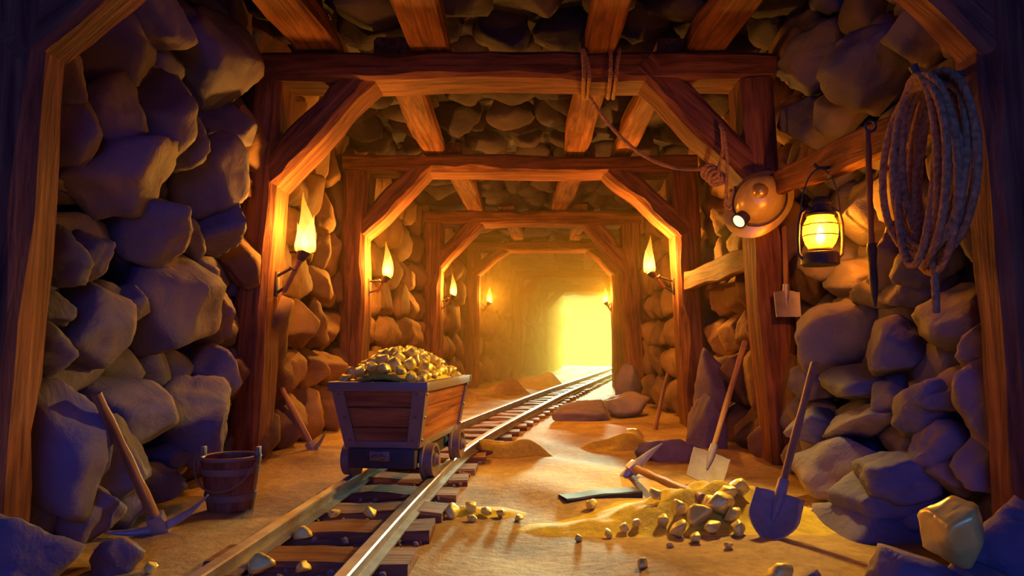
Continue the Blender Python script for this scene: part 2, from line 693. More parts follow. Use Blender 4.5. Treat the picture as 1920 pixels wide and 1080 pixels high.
def pix_stones(mb, side, lst, seed0):
    for i, q in enumerate(lst):
        px, py, w, h = q[:4]
        roll = math.radians(q[4]) if len(q) > 4 else 0.0
        out = q[5] if len(q) > 5 else 0.0
        z = 1.0
        for _ in range(6):                                   # sight line meets the wall's stone front
            xs = None
            y = 3.3
            for _ in range(25):
                x = wall_x(side, y, z) - side * 0.10
                y = min(max(x * F / (px - VX), 1.9), 6.4)
            z = EYE - (py - VY) * y / F
        x = abs(wall_x(side, y, z) - side * 0.10)
        ya, yb = x * F / (abs(px - VX) + w / 2), x * F / max(abs(px - VX) - w / 2, 40)
        ly = min(yb - ya, 1.25) * 1.08
        lz = h * y / F * 1.10
        th = min(0.30, 0.45 * min(ly, lz) + 0.05) + out
        wall_stone(mb, side, (ya + yb) / 2 if yb - ya < 1.25 else y, z, ly, lz, th, seed0 + i, sub=4, roll=roll * (1 if side < 0 else -1))


def fill_stones(mb, side, y0, y1, z0, z1, sz, seed, sub=3, inset=0.06, th=0.16):
    R = rnd(seed)
    z = z0
    r = 0
    while z < z1:
        hh = sz * R.uniform(0.75, 1.15)
        y = y0 - (r % 2) * sz * 0.6
        while y < y1:
            ll = sz * R.uniform(0.8, 1.7)
            wall_stone(mb, side, y + ll / 2, z + hh / 2, ll * 1.12, hh * 1.2, th * R.uniform(0.8, 1.35), R.randrange(10 ** 6), sub=sub, roll=R.uniform(-0.35, 0.35), inset=inset + R.uniform(-0.03, 0.03))
            y += ll
        z += hh * 0.95
        r += 1


LEFT_STONES = [
    (415, 100, 135, 200), (235, 85, 130, 190), (170, 250, 70, 190), (222, 215, 85, 160), (302, 215, 85, 170),
    (250, 318, 190, 190, 35), (352, 262, 70, 125), (408, 325, 70, 150), (298, 425, 105, 165), (378, 445, 55, 80),
    (422, 430, 50, 110), (142, 485, 80, 130), (205, 478, 45, 90), (345, 575, 140, 230, 10), (272, 572, 65, 95),
    (200, 615, 100, 150), (118, 650, 75, 115), (285, 775, 120, 170), (375, 785, 90, 180), (240, 865, 90, 190),
    (132, 830, 120, 270), (322, 905, 90, 90), (352, 850, 55, 60), (192, 955, 80, 130), (265, 955, 70, 90),
    (138, 585, 55, 60), (398, 520, 60, 70), (425, 590, 40, 130), (440, 245, 50, 110), (330, 40, 80, 110), (150, 130, 60, 120), (420, 690, 40, 100),
]
RIGHT_STONES = [
    (1500, 105, 85, 150), (1550, 215, 60, 110), (1615, 130, 120, 180), (1700, 65, 90, 130), (1500, 225, 60, 120),
    (1610, 400, 110, 130), (1668, 470, 75, 160), (1575, 525, 110, 90), (1630, 545, 90, 90), (1560, 600, 90, 90),
    (1690, 545, 90, 100), (1725, 470, 70, 150), (1690, 370, 90, 150), (1535, 480, 70, 110), (1765, 595, 130, 120), (1825, 640, 70, 130),
    (1545, 650, 130, 150, 12, 0.05), (1655, 655, 95, 140), (1578, 715, 95, 80, 0, 0.03), (1690, 770, 85, 110, 20), (1765, 735, 80, 110, 15),
    (1590, 790, 150, 70, 14), (1840, 770, 110, 190), (1722, 840, 75, 100, 20), (1648, 885, 115, 115, 0, 0.03), (1545, 885, 125, 130, 0, 0.03), (1755, 890, 85, 90),
    (1805, 860, 80, 140), (1600, 1000, 125, 115, 0, 0.05), (1700, 970, 90, 115, 0, 0.03), (1545, 975, 80, 90), (1640, 760, 80, 70), (1800, 420, 80, 170), (1780, 300, 80, 150),
    (1500, 720, 50, 90), (1510, 800, 50, 80), (1740, 220, 90, 150), (1660, 270, 90, 110),
]
for side, name, lst in ((-1, 'wall_left', LEFT_STONES), (1, 'wall_right', RIGHT_STONES)):
    mb = MB()
    rows = []
    for y in list(np.arange(-3.0, 8.0, 0.16)) + list(np.arange(8.0, 28.3, 0.5)):
        row = []
        for z in np.arange(-0.15, 3.25, 0.16):
            row.append((wall_x(side, y, z) + side * (0.16 + 0.05 * lump(side * 2, y, z)), y, z))
        rows.append(row if side > 0 else row[::-1])
    mb.add(gsheet(rows))
    o = part(name, mb.mesh('rock_face'), M_ROCKFACE)
    side_word = 'left' if side < 0 else 'right'
    props(o, 'rough stone wall along the %s side of the mine gallery' % side_word, 'wall', kind='structure')
    ms = MB()
    pix_stones(ms, side, lst, 100 if side < 0 else 400)
    fill_stones(ms, side, -2.6, 1.9, 0.0, 2.9, 0.50, 7 + side, inset=0.05)
    fill_stones(ms, side, 1.9, 4.5, 0.0, 2.9, 0.30, 17 + side, inset=0.12, th=0.13)
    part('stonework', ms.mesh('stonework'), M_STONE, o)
    ms = MB()
    fill_stones(ms, side, 4.4, 6.9, 0.0, 2.8, 0.40, 27 + side, sub=4, inset=0.02, th=0.17)
    fill_stones(ms, side, 6.8, 10.0, 0.0, 2.8, 0.42, 37 + side, inset=0.02, th=0.18)
    fill_stones(ms, side, 9.9, 18.0, 0.0, 2.8, 0.55, 47 + side, inset=0.02, th=0.2, sub=3)
    fill_stones(ms, side, 18.0, 27.5, 0.0, 2.8, 0.8, 57 + side, inset=0.02, th=0.24, sub=2)
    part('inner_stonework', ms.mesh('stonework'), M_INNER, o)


# ceiling
mb = MB()
rows = []
for y in list(np.arange(-3.0, 8.0, 0.2)) + list(np.arange(8.0, 28.3, 0.5)):
    x0, x1 = float(np.interp(y, WY, WLX)) - 0.5, float(np.interp(y, WY, WRX)) + 0.5
    rows.append([(x, y, 2.98 + 0.05 * lump(x, y, 1.0)) for x in np.linspace(x1, x0, 20)])
mb.add(gsheet(rows))
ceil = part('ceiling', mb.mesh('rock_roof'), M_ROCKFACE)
props(ceil, 'shade-darkened rock roof above the ceiling joists', 'ceiling', kind='structure')
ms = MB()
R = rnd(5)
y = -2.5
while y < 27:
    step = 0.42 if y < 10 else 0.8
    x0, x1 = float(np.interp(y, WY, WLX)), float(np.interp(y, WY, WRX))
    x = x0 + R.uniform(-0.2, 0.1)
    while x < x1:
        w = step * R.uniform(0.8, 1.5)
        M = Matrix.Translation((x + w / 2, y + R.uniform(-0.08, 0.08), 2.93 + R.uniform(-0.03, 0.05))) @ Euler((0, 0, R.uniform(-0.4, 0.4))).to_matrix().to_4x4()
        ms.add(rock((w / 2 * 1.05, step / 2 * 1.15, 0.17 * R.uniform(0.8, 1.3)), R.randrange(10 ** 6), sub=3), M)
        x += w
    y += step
part('stonework', ms.mesh('roof_stones'), M_ROOF_SHADE, ceil)

# ------------------------------------------------------------------ timber support frames
def support_frame(Y, D, il, ir, z_under, z_top, bl, br, bz, w, bw, seed, label):
    """il, ir: inner faces (top x, bottom x); bl, br: x where the braces meet the cap beam; bz: height of the brace foot"""
    yc = Y + D / 2
    cx = (il[1] + ir[1]) / 2
    e = empty('mine_support', (cx, yc, 0), label, 'mine support', 'timber supports of the gallery')
    for s, (xt, xb) in ((-1, il), (1, ir)):
        p0 = Vector((xb + s * w / 2, yc, -0.05))
        p1 = Vector((xt + s * w / 2, yc, z_under + 0.01))
        me, M = timber_between(p0, p1, w, D, seed * 11 + s, notches=4)
        wpart('post', me, M_TIMBER, e, M)
    hb = z_top - z_under
    me, M = timber_between((il[0] - w * 1.05, yc, (z_under + z_top) / 2), (ir[0] + w * 1.05, yc, (z_under + z_top) / 2), hb, D * 1.03, seed * 13, xhint=(0, 0, 1), notches=4, segs=22)
    wpart('cap_beam', me, M_TIMBER, e, M)
    for s, (xt, xb), xc in ((-1, il, bl), (1, ir, br)):
        xf = xt + (xb - xt) * (1 - bz / z_under)               # post face at the brace foot
        a, b = Vector((xf, yc, bz)), Vector((xc, yc, z_under))
        d = (b - a).normalized()
        nrm = Vector((d.z, 0, -d.x))
        if nrm.x * s < 0: nrm = -nrm
        a2, b2 = a + nrm * bw / 2, b + nrm * bw / 2
        me, M = timber_between(a2 - d * bw * 0.35, b2 + d * bw * 0.35, bw, D * 0.94, seed * 17 + s, xhint=nrm, notches=2)
        wpart('brace', me, M_TIMBER, e, M)
    return e


support_frame(2.17, 0.17, (-1.47, -1.66), (1.39, 1.58), 2.44, 2.62, -0.66, 0.60, 1.69, 0.34, 0.20, 1, 'nearest timber frame, its dark posts standing at both sides of the picture')
support_frame(4.33, 0.31, (-1.52, -1.70), (1.36, 1.555), 2.44, 2.61, -0.93, 0.73, 1.78, 0.20, 0.19, 2, 'big timber frame just behind the ore cart, rope tied on its cap beam')
support_frame(6.60, 0.36, (-1.49, -1.60), (1.39, 1.55), 2.44, 2.60, -0.90, 0.76, 1.84, 0.24, 0.19, 3, 'timber frame with a burning torch on each of its two posts')
support_frame(9.75, 0.42, (-1.16, -1.24), (1.36, 1.46), 2.51, 2.69, -0.61, 0.80, 1.87, 0.26, 0.20, 4, 'timber frame third from the cart, a single torch on its left post')
support_frame(13.0, 0.45, (-0.85, -0.90), (1.62, 1.68), 2.60, 2.76, -0.29, 1.17, 2.15, 0.26, 0.20, 5, 'hazy timber frame with two small torches, deep in the gallery')
support_frame(17.5, 0.45, (-0.04, -0.10), (2.38, 2.45), 2.55, 2.73, 0.48, 1.95, 1.96, 0.28, 0.20, 6, 'faint timber frame before the golden glow, second from the far end')
support_frame(22.0, 0.45, (0.74, 0.70), (3.15, 3.2), 2.58, 2.76, 1.3, 2.6, 2.0, 0.28, 0.20, 7, 'last timber frame, dissolving in the golden glow at the far end')

# ceiling joists
JO = [
    (2.25, 4.60, -1.40, -1.32, 0.28, 'ceiling joist at top left, nearest the left rock wall'),
    (2.25, 4.60, -0.62, -0.60, 0.26, 'ceiling joist at the top, second from the left wall'),
    (2.25, 4.60, 0.49, 0.47, 0.20, 'narrow ceiling joist just above the rope wraps'),
    (2.25, 4.60, 1.20, 1.15, 0.25, 'ceiling joist at top right, nearest the right rock wall'),
    (4.45, 6.90, -0.86, -0.88, 0.23, 'ceiling joist behind the big frame, left of its middle'),
    (4.45, 6.90, 0.47, 0.49, 0.23, 'ceiling joist behind the big frame, right of its middle'),
    (4.45, 6.90, 0.95, 0.94, 0.20, 'ceiling joist behind the hanging slack rope'),
    (6.75, 10.1, -0.74, -0.71, 0.24, 'left ceiling joist between the twin torch frame and the next'),
    (6.75, 10.1, 0.55, 0.49, 0.24, 'right ceiling joist between the twin torch frame and the next'),
    (9.9, 13.4, -0.28, -0.10, 0.22, 'small hazy ceiling joist deep in the gallery, on the left'),
    (9.9, 13.4, 0.78, 0.95, 0.22, 'small hazy ceiling joist deep in the gallery, on the right'),
    (13.1, 17.9, 0.25, 0.75, 0.24, 'faint ceiling joist before the glow, the left one'),
    (13.1, 17.9, 1.2, 1.6, 0.24, 'faint ceiling joist before the glow, the right one'),
]
for i, (y0, y1, x0, x1, w, lab) in enumerate(JO):
    za, zb = (2.685, 2.685) if y1 < 8 else (2.68, 2.77) if y1 < 11 else (2.77, 2.845) if y1 < 14 else (2.84, 2.81)
    me, M = timber_between((x0, y0, za), (x1, y1, zb), w, 0.13, 300 + i)
    props(part('ceiling_joist', me, M_TIMBER, None, M), lab, 'joist', 'joists under the roof')

# wall rails and small planks
me, M = timber_between((1.50, 4.31, 1.735), (1.455, 2.37, 1.575), 0.055, 0.15, 51, xhint=(1, 0, 0))
wr = part('wall_plank', me, M_TIMBER, None, M)
props(wr, 'long plank on the right wall from which the lantern and rope coil hang', 'plank')
me, M = timber_between((1.53, 6.58, 1.40), (1.50, 4.66, 1.34), 0.055, 0.17, 52, xhint=(1, 0, 0))
props(part('wall_plank', me, M_TIMBER, None, M), 'short sloping plank bracing the right wall behind the hat', 'plank')
me, M = timber_between((-1.98, 4.30, 1.76), (-1.70, 4.27, 1.74), 0.11, 0.12, 53, xhint=(0, 1, 0))
props(part('timber_wedge', me, M_TIMBER, None, M), 'wooden wedge block between the left wall and the big frame post', 'wedge')

# ------------------------------------------------------------------ track
def rail_mesh(off):
    prof = [(a, z * 0.76) for a, z in [(-0.040, 0.0), (0.040, 0.0), (0.040, 0.010), (0.010, 0.018), (0.010, 0.050), (0.024, 0.056), (0.024, 0.078), (0.018, 0.084), (-0.018, 0.084), (-0.024, 0.078), (-0.024, 0.056), (-0.010, 0.050), (-0.010, 0.018), (-0.040, 0.010)]]
    ys = list(np.arange(0.3, 10, 0.15)) + list(np.arange(10, 25.9, 0.4))
    vs, fs = [], []
    n = len(prof)
    for y in ys:
        dx = (track_x(y + 0.05) - track_x(y - 0.05)) / 0.1
        nx = Vector((1, -dx)).normalized()
        for a, z in prof:
            vs.append((track_x(y) + (off + a) * nx.x, y + (off + a) * nx.y, z + 0.038))
    for i in range(len(ys) - 1):
        for k in range(n):
            k2 = (k + 1) % n
            fs.append((i * n + k, i * n + k2, (i + 1) * n + k2, (i + 1) * n + k))
    fs.append(tuple(reversed(range(n))))
    fs.append(tuple((len(ys) - 1) * n + k for k in range(n)))
    return recalc(MB().add((vs, fs)).mesh('rail', sharp=30))


RAILZ = 0.102
props(part('track_rail', rail_mesh(-0.208), M_RAIL), 'left steel rail of the mine track, nearer the bucket', 'rail', 'rails of the mine track')
props(part('track_rail', rail_mesh(0.208), M_RAIL), 'right steel rail of the mine track, next to the dirt path', 'rail', 'rails of the mine track')

tie_variants = []
for k in range(5):
    tie_variants.append(recalc(MB().add(timber(0.68, 0.215, 0.075, 700 + k, wob=0.006, notches=3, segs=8)).mesh('sleeper', sharp=28)))
y = 1.30
i = 0
words = {3: 'sleeper nearest the bottom edge of the picture, between two lumps of gold', 4: 'second sleeper up from the bottom edge of the picture', 5: 'third sleeper up, with two gold nuggets lying just behind it', 6: 'sleeper right in front of the ore cart'}
while y < 26:
    M, L = beam_matrix((track_x(y) - 0.34, y, 0.003), (track_x(y) + 0.34, y + 0.015 * ((i * 7) % 5 - 2), 0.003), xhint=(0, 1, 0))
    o = part('track_sleeper', tie_variants[i % 5], M_SLEEPER, None, M)
    if y < 2.2: lab = 'wooden sleeper under the track below the edge of the picture'
    elif y < 3.5: lab = words.get(i, 'wooden sleeper in front of the ore cart')
    elif y < 4.3: lab = 'wooden sleeper hidden under the ore cart'
    else: lab = 'wooden sleeper of the curving track behind the ore cart'
    props(o, lab, 'sleeper', 'sleepers of the mine track')
    y += 0.365
    i += 1

# ballast between the rails: uncountable pebbles
mb = MB()
R = rnd(77)
pv = [rock((1, 1, 0.8), 900 + k, sub=1, rough=0.02) for k in range(6)]
for _ in range(520):
    y = 1.8 + 3.0 * R.random() ** 1.3
    x = track_x(y) + R.uniform(-0.33, 0.33)
    s = R.uniform(0.006, 0.020)
    M = Matrix.Translation((x, y, 0.012 + s * 0.3)) @ Euler((R.uniform(0, 6), R.uniform(0, 6), R.uniform(0, 6))).to_matrix().to_4x4() @ Matrix.Diagonal((s, s, s, 1))
    mb.add(pv[R.randrange(6)], M)
props(part('ballast_gravel', mb.mesh('ballast', sharp=30), M_GRAVEL), 'small grey and brown ballast stones between the sleepers', 'gravel', kind='stuff')

# ------------------------------------------------------------------ nuggets
NUG = []
for k in range(7):
    g = rnd(40 + k)
    me = MB().add(rock((1, g.uniform(0.75, 1.0), g.uniform(0.65, 0.85)), 500 + k, sub=3, nf=13, p=26, cut=0.35, rough=0.03)).mesh('nugget')
    me.materials.append(M_GOLD)
    NUG.append(me)
NR = rnd(99)


def nugget(loc, r, label, group=None, k=None, rot=None):
    M = Matrix.Translation(loc) @ (rot or Euler((NR.uniform(-0.6, 0.6), NR.uniform(-0.6, 0.6), NR.uniform(0, 6.28)))).to_matrix().to_4x4() @ Matrix.Diagonal((r, r, r, 1))
    o = part('gold_nugget', NUG[NR.randrange(7) if k is None else k], M_GOLD, None, M)
    return props(o, label, 'gold nugget', group)


def nugget_px(px, py, rpx, label, group=None, dz=0.55, k=None, base=None):
    if base is not None:
        y = (EYE - base) * F / (py + rpx * 0.6 - VY)
        q = P(px, py + rpx * 0.6, y)
        r = rpx * y / F
        return nugget((q.x, q.y, base + r * 0.6), r, label, group, k)
    q = hit(px, py + rpx * 0.6)
    r = rpx * q.y / F
    return nugget((q.x, q.y, ground_h(q.x, q.y) + r * dz), r, label, group, k)


# ------------------------------------------------------------------ ore cart
CY, CL = 3.84, 0.95
CYAW = math.radians(-7.5)
cart = empty('ore_cart', (track_x(CY) + 0.012, CY, RAILZ), 'wooden ore cart with iron straps heaped with gold on the track', 'mine cart', rot=Euler((0, 0, CYAW)).to_matrix())
bz0, bz1 = 0.165, 0.465                       # hopper bottom and top above the rail
bw0, bw1, bl0, bl1 = 0.335, 0.435, 0.84, CL


def hopper_panel(a, b, c, d, thick, seams):
    """boarded panel: a,b bottom, c,d top; grooves between boards"""
    a, b, c, d = map(Vector, (a, b, c, d))
    n = (b - a).cross(d - a).normalized()
    rows = []
    ts = [0.0]
    for k in range(1, seams + 1):
        t = k / (seams + 1)
        ts += [t - 0.018, t, t + 0.018]
    ts.append(1.0)
    for t in ts:
        dep = 0.010 if any(abs(t - k / (seams + 1)) < 1e-6 for k in range(1, seams + 1)) else 0.0
        l, r = a.lerp(d, t), b.lerp(c, t)
        rows.append([tuple(l.lerp(r, u) - n * dep) for u in (0, 0.25, 0.5, 0.75, 1)])
    return recalc(MB().add(plate(rows, thick)).mesh('panel', sharp=30))


cor0 = [(-bw0 / 2, -bl0 / 2), (bw0 / 2, -bl0 / 2), (bw0 / 2, bl0 / 2), (-bw0 / 2, bl0 / 2)]
cor1 = [(-bw1 / 2, -bl1 / 2), (bw1 / 2, -bl1 / 2), (bw1 / 2, bl1 / 2), (-bw1 / 2, bl1 / 2)]
# grain must run along the boards: panels are built upright in a turned local frame
def add_panel(name, i, j):
    A, B = Vector((*cor0[i], bz0)), Vector((*cor0[j], bz0))
    C_, D_ = Vector((*cor1[j], bz1)), Vector((*cor1[i], bz1))
    z = (B - A).normalized()
    T, _ = beam_matrix(A, B, xhint=(0, 0, 1))
    Ti = T.inverted()
    me = hopper_panel(Ti @ A, Ti @ B, Ti @ C_, Ti @ D_, 0.024, 2)
    return part(name, me, M_CART, cart, T)


add_panel('end_panel', 0, 1)
add_panel('side_panel', 1, 2)
add_panel('end_panel', 2, 3)
add_panel('side_panel', 3, 0)
me = MB().add(box(bw0, bl0, 0.02, (0, 0, bz0 + 0.005))).mesh('floor_board')
part('floor_board', me, M_CART, cart)
# iron corner straps, folded around each corner
for (x0, y0), (x1, y1) in zip(cor0, cor1):
    sx, sy = (1 if x0 > 0 else -1), (1 if y0 > 0 else -1)
    mb = MB()
    for ax in (0, 1):
        rows = []
        for t in (0, 0.5, 1):
            x, y, z = x0 + (x1 - x0) * t + sx * 0.017, y0 + (y1 - y0) * t + sy * 0.017, bz0 + (bz1 - bz0) * t
            wd = 0.058
            rows.append([(x, y, z), (x - (sx * wd if ax == 0 else 0), y - (sy * wd if ax == 1 else 0), z)])
        mb.add(plate(rows, 0.012))
        for t in (0.12, 0.5, 0.88):                              # rivet heads
            x, y, z = x0 + (x1 - x0) * t + sx * 0.017, y0 + (y1 - y0) * t + sy * 0.017, bz0 + (bz1 - bz0) * t
            c = (x - sx * 0.030, y + sy * 0.005, z) if ax == 0 else (x + sx * 0.005, y - sy * 0.030, z)
            mb.add(rock((0.010, 0.010, 0.010), 1, sub=2, rough=0), Matrix.Translation(c))
    part('corner_strap', recalc(mb.mesh('strap', sharp=35)), M_CARTIRON, cart)
# rim and lower band
def band(w, l, z, t, h):
    mb = MB()
    mb.add(box(w + t * 2, t, h, (0, -l / 2 - t / 2, z), 0.006)).add(box(w + t * 2, t, h, (0, l / 2 + t / 2, z), 0.006))
    mb.add(box(t, l, h, (w / 2 + t / 2, 0, z), 0.006)).add(box(t, l, h, (-w / 2 - t / 2, 0, z), 0.006))
    return mb.mesh('band', sharp=35)


part('rim', band(bw1 - 0.025, bl1 - 0.025, bz1, 0.045, 0.046), M_CARTIRON, cart)
part('lower_band', band(bw0 - 0.01, bl0 - 0.01, bz0 + 0.012, 0.028, 0.034), M_CARTIRON, cart)
mb = MB()
for sx in (-1, 1):
    mb.add(box(0.05, 0.88, 0.095, (sx * 0.125, 0, 0.115), 0.006))
mb.add(box(0.34, 0.06, 0.10, (0, -0.42, 0.110), 0.008)).add(box(0.34, 0.06, 0.10, (0, 0.42, 0.110), 0.008))
part('chassis', mb.mesh('chassis', sharp=35), M_IRON, cart)
mb = MB()
mb.add(box(0.10, 0.03, 0.05, (0, -0.462, 0.125), 0.008)).add(torus(0.028, 0.009, 18, 8), Matrix.Translation((0, -0.50, 0.123)))
mb.add(tube([(0, -0.47, 0.123), (0, -0.485, 0.123)], 0.012))
part('coupling', mb.mesh('coupling', sharp=35), M_CARTIRON, cart)
wheel_me = recalc(MB().add(lathe([(0.0, -0.03), (0.035, -0.03), (0.035, -0.012), (0.062, -0.008), (0.070, -0.026), (0.085, -0.026), (0.085, 0.016), (0.104, 0.018), (0.104, 0.032), (0.03, 0.030), (0.0, 0.030)], 32)).mesh('wheel', sharp=30))
for sy in (-1, 1):
    ax = part('axle', MB().add(tube([(-0.235, 0, 0), (0.235, 0, 0)], 0.018)).mesh('axle', sharp=35), M_IRON, cart, Matrix.Translation((0, sy * 0.30, 0.086)))
    for sx in (-1, 1):
        Mw = Matrix.Translation((sx * 0.210, sy * 0.30, 0.086)) @ Matrix.Rotation(-sx * math.pi / 2, 4, 'Y')
        wh = part('wheel', wheel_me, M_CARTIRON, cart, Mw)
        part('hub_cap', MB().add(lathe([(0, -0.048), (0.022, -0.046), (0.028, -0.03), (0.0, -0.028)], 16)).mesh('hub', sharp=35), M_CARTIRON, wh)
# bed of fine gold inside, then the heaped nuggets
CM = WM[cart.name]


def heap(u, v):
    return 0.425 + 0.20 * max(0.0, 1 - (u / 0.24) ** 2) ** 0.8 * max(0.0, 1 - ((v + 0.05) / 0.55) ** 2) ** 0.8


rows = [[(u, v, heap(u, v) - 0.03) for u in np.linspace(-0.205, 0.205, 14)] for v in np.linspace(-0.45, 0.45, 26)]
gb = part('gold_grit', MB().add(plate(rows, 0.02)).mesh('grit'), M_GOLDDUST, None, CM)
props(gb, 'fine gold grit filling the ore cart under the nuggets', 'gold grit', kind='stuff')
R = rnd(1234)
placed = []
tries = 0
while len(placed) < 95 and tries < 6000:
    tries += 1
    u, v = R.uniform(-0.205, 0.205), R.uniform(-0.45, 0.45)
    r = R.uniform(0.028, 0.044) * (1.15 if v < -0.1 else 1.0)
    if abs(u) + r * 0.8 > 0.225 or abs(v) + r * 0.8 > 0.475: continue
    if all((u - a) ** 2 + (v - b) ** 2 > (0.80 * (r + c)) ** 2 for a, b, c in placed):
        placed.append((u, v, r))
        q = CM @ Vector((u, v, heap(u, v) + r * 0.25 + R.uniform(-0.006, 0.01)))
        nugget(q, r, 'gold nugget heaped in the ore cart', 'gold nuggets heaped in the ore cart')

# gold dust piles on the ground (uncountable grains)
def dust(mound_ids, x0, x1, y0, y1, label, n=46, thr=0.006):
    rows = []
    for y in np.linspace(y0, y1, n):
        row = []
        for x in np.linspace(x0, x1, n):
            add = sum(MOUNDS[m][4] * math.exp(-((x - MOUNDS[m][0]) / MOUNDS[m][2]) ** 2 - ((y - MOUNDS[m][1]) / MOUNDS[m][3]) ** 2) for m in mound_ids)
            add *= 1 + 0.10 * math.sin(x * 31 + y * 17) + 0.08 * math.sin(x * 13 - y * 41)
            row.append((x, y, floor_h(x, y) + add - thr))
        rows.append(row)
    o = part('gold_dust_pile', MB().add(gsheet(rows)).mesh('dust'), M_GOLDDUST)
    return props(o, label, 'gold dust', kind='stuff')


dust((0, 1, 2), -0.35, 1.60, 2.5, 3.75, 'heap of gold dust at the shovel blade on the right', 64)
dust((3,), -0.75, 0.25, 2.95, 3.42, 'thin spread of gold dust beside the right rail')


def sand_heap(px, py, wpx, hpx, seed, label, mat=None, dy=0.25):
    q = hit(px, py)
    rx = wpx / 2 * q.y / F
    h = hpx * q.y / F
    n = 30
    R = rnd(seed)
    ph = [R.uniform(0, 6.28) for _ in range(4)]
    rows = []
    for v in np.linspace(-1.3, 1.3, n):
        row = []
        for u in np.linspace(-1.3, 1.3, n):
            pk = R.uniform(0, 0)
            rr = (u + 0.25 * math.sin(v * 3 + ph[0])) ** 2 + v * v
            z = h * max(0, 1 - rr) ** 1.3 * (1 + 0.25 * math.sin(u * 4 + ph[1]) + 0.15 * math.sin(v * 5 + ph[2]))
            x, y = q.x + u * rx, q.y + v * rx * dy * 2
            row.append((x, y, floor_h(x, y) + z - 0.008))
        rows.append(row)
    o = part('gold_sand_heap', MB().add(gsheet(rows)).mesh('sand'), mat or M_GOLDDUST)
    return props(o, label, 'gold sand', kind='stuff')


sand_heap(955, 852, 170, 38, 1, 'low heap of gold sand in the path right behind the cart')
sand_heap(1155, 842, 130, 26, 2, 'low gold sand heap in front of the right torch frame')
sand_heap(880, 752, 90, 22, 3, 'heap of sand left of the track beyond the cart', M_DIRT)
sand_heap(960, 737, 90, 24, 4, 'heap of sand left of the track deeper in the gallery', M_DIRT)
sand_heap(1005, 722, 90, 26, 5, 'farthest sand heap left of the track in the haze', M_DIRT)

# scattered nuggets
pile = 'gold nuggets on the dust heap by the shovel'
for px, py, rp, lab in [
    (1385, 912, 20, 'gold nugget topping the dust heap beside the shovel handle'),
    (1352, 948, 30, 'bright round gold nugget high on the dust heap'),
    (1312, 966, 26, 'tall gold nugget in the middle of the dust heap'),
    (1276, 952, 22, 'pale gold nugget at the upper left of the dust heap'),
    (1272, 993, 19, 'flat gold nugget at the front left of the dust heap'),
    (1336, 988, 20, 'slanting gold nugget low on the dust heap'),
    (1304, 1008, 15, 'gold nugget at the front foot of the dust heap'),
    (1366, 1022, 11, 'small dull gold nugget in front of the shovel blade'),
    (1242, 976, 15, 'gold nugget leading the trail left of the dust heap'),
    (1195, 980, 12, 'small gold nugget second in the trail left of the dust heap'),
    (1170, 990, 11, 'small gold nugget third in the trail left of the dust heap'),
    (1140, 1001, 11, 'small gold nugget fourth in the trail left of the dust heap'),
    (1085, 1010, 9, 'tiny gold nugget last in the trail left of the dust heap'),
    (1256, 1022, 8, 'tiny dull gold nugget below the dust heap'),
    (1205, 1056, 13, 'lone gold nugget near the bottom edge right of the path'),
    (1460, 1074, 28, 'large gold nugget cut by the bottom edge below the shovel'),
    (1366, 925, 18, 'gold nugget just below the topmost one of the dust heap'),
    (1330, 940, 17, 'gold nugget at the upper back of the dust heap'),
    (1375, 965, 18, 'shaded gold nugget on the dust heap against the shovel blade'),
    (1385, 990, 16, 'shaded gold nugget beneath the shovel blade edge'),
    (1110, 946, 13, 'stone-dull gold nugget lying by the dark half buried plank'),
    (1228, 926, 14, 'dull gold nugget under the lying pickaxe handle'),
]:
    nugget_px(px, py, rp, lab, pile if rp < 40 and 'heap' in lab else None)
for px, py, rp, lab in [
    (848, 957, 17, 'biggest gold nugget of the small patch beside the track'),
    (882, 950, 13, 'gold nugget at the back of the small patch beside the track'),
    (886, 972, 11, 'gold nugget at the front of the small patch beside the track'),
    (912, 960, 11, 'gold nugget at the middle of the small patch beside the track'),
    (940, 962, 12, 'gold nugget toward the right of the small patch beside the track'),
    (972, 971, 9, 'flat gold nugget at the right end of the small patch'),
    (825, 966, 9, 'tiny gold nugget at the left end of the small patch'),
]:
    nugget_px(px, py, rp, lab, 'gold nuggets in the patch beside the track')
for px, py, rp, lab, dz in [
    (627, 963, 11, 'left one of two gold nuggets on the sleeper before the cart', -0.042),
    (692, 960, 13, 'right one of two gold nuggets on the sleeper before the cart', -0.042),
    (570, 1000, 18, 'gold nugget lying between the sleepers against the left rail', -0.02),
    (492, 1056, 26, 'large gold nugget at the bottom edge inside the left rail', -0.02),
    (568, 1064, 15, 'gold nugget at the bottom edge between the rails', -0.02),
    (237, 1048, 18, 'gold nugget on the dirt below the left pickaxe', 0.6),
    (282, 1066, 13, 'small gold nugget at the bottom edge below the left pickaxe', 0.6),
    (1190, 822, 17, 'gold nugget on the low sand heap in front of the torch frame', 1.0),
    (1172, 832, 10, 'small gold nugget on the slope of the low sand heap', 1.0),
]:
    nugget_px(px, py, rp, lab, 'scattered gold nuggets', dz=dz, base=-dz if dz < 0 else None)

# ------------------------------------------------------------------ loose boulders
def boulder(loc, size, seed, label, rot=0.0, mat=None, name='boulder', cat='boulder', sub=4, **kw):
    M = Matrix.Translation(loc) @ Matrix.Rotation(rot, 4, 'Z')
    return props(part(name, MB().add(rock(size, seed, sub=sub, **kw)).mesh('boulder'), mat or M_BOULDER, None, M), label, cat, 'loose boulders' if name == 'boulder' else None)


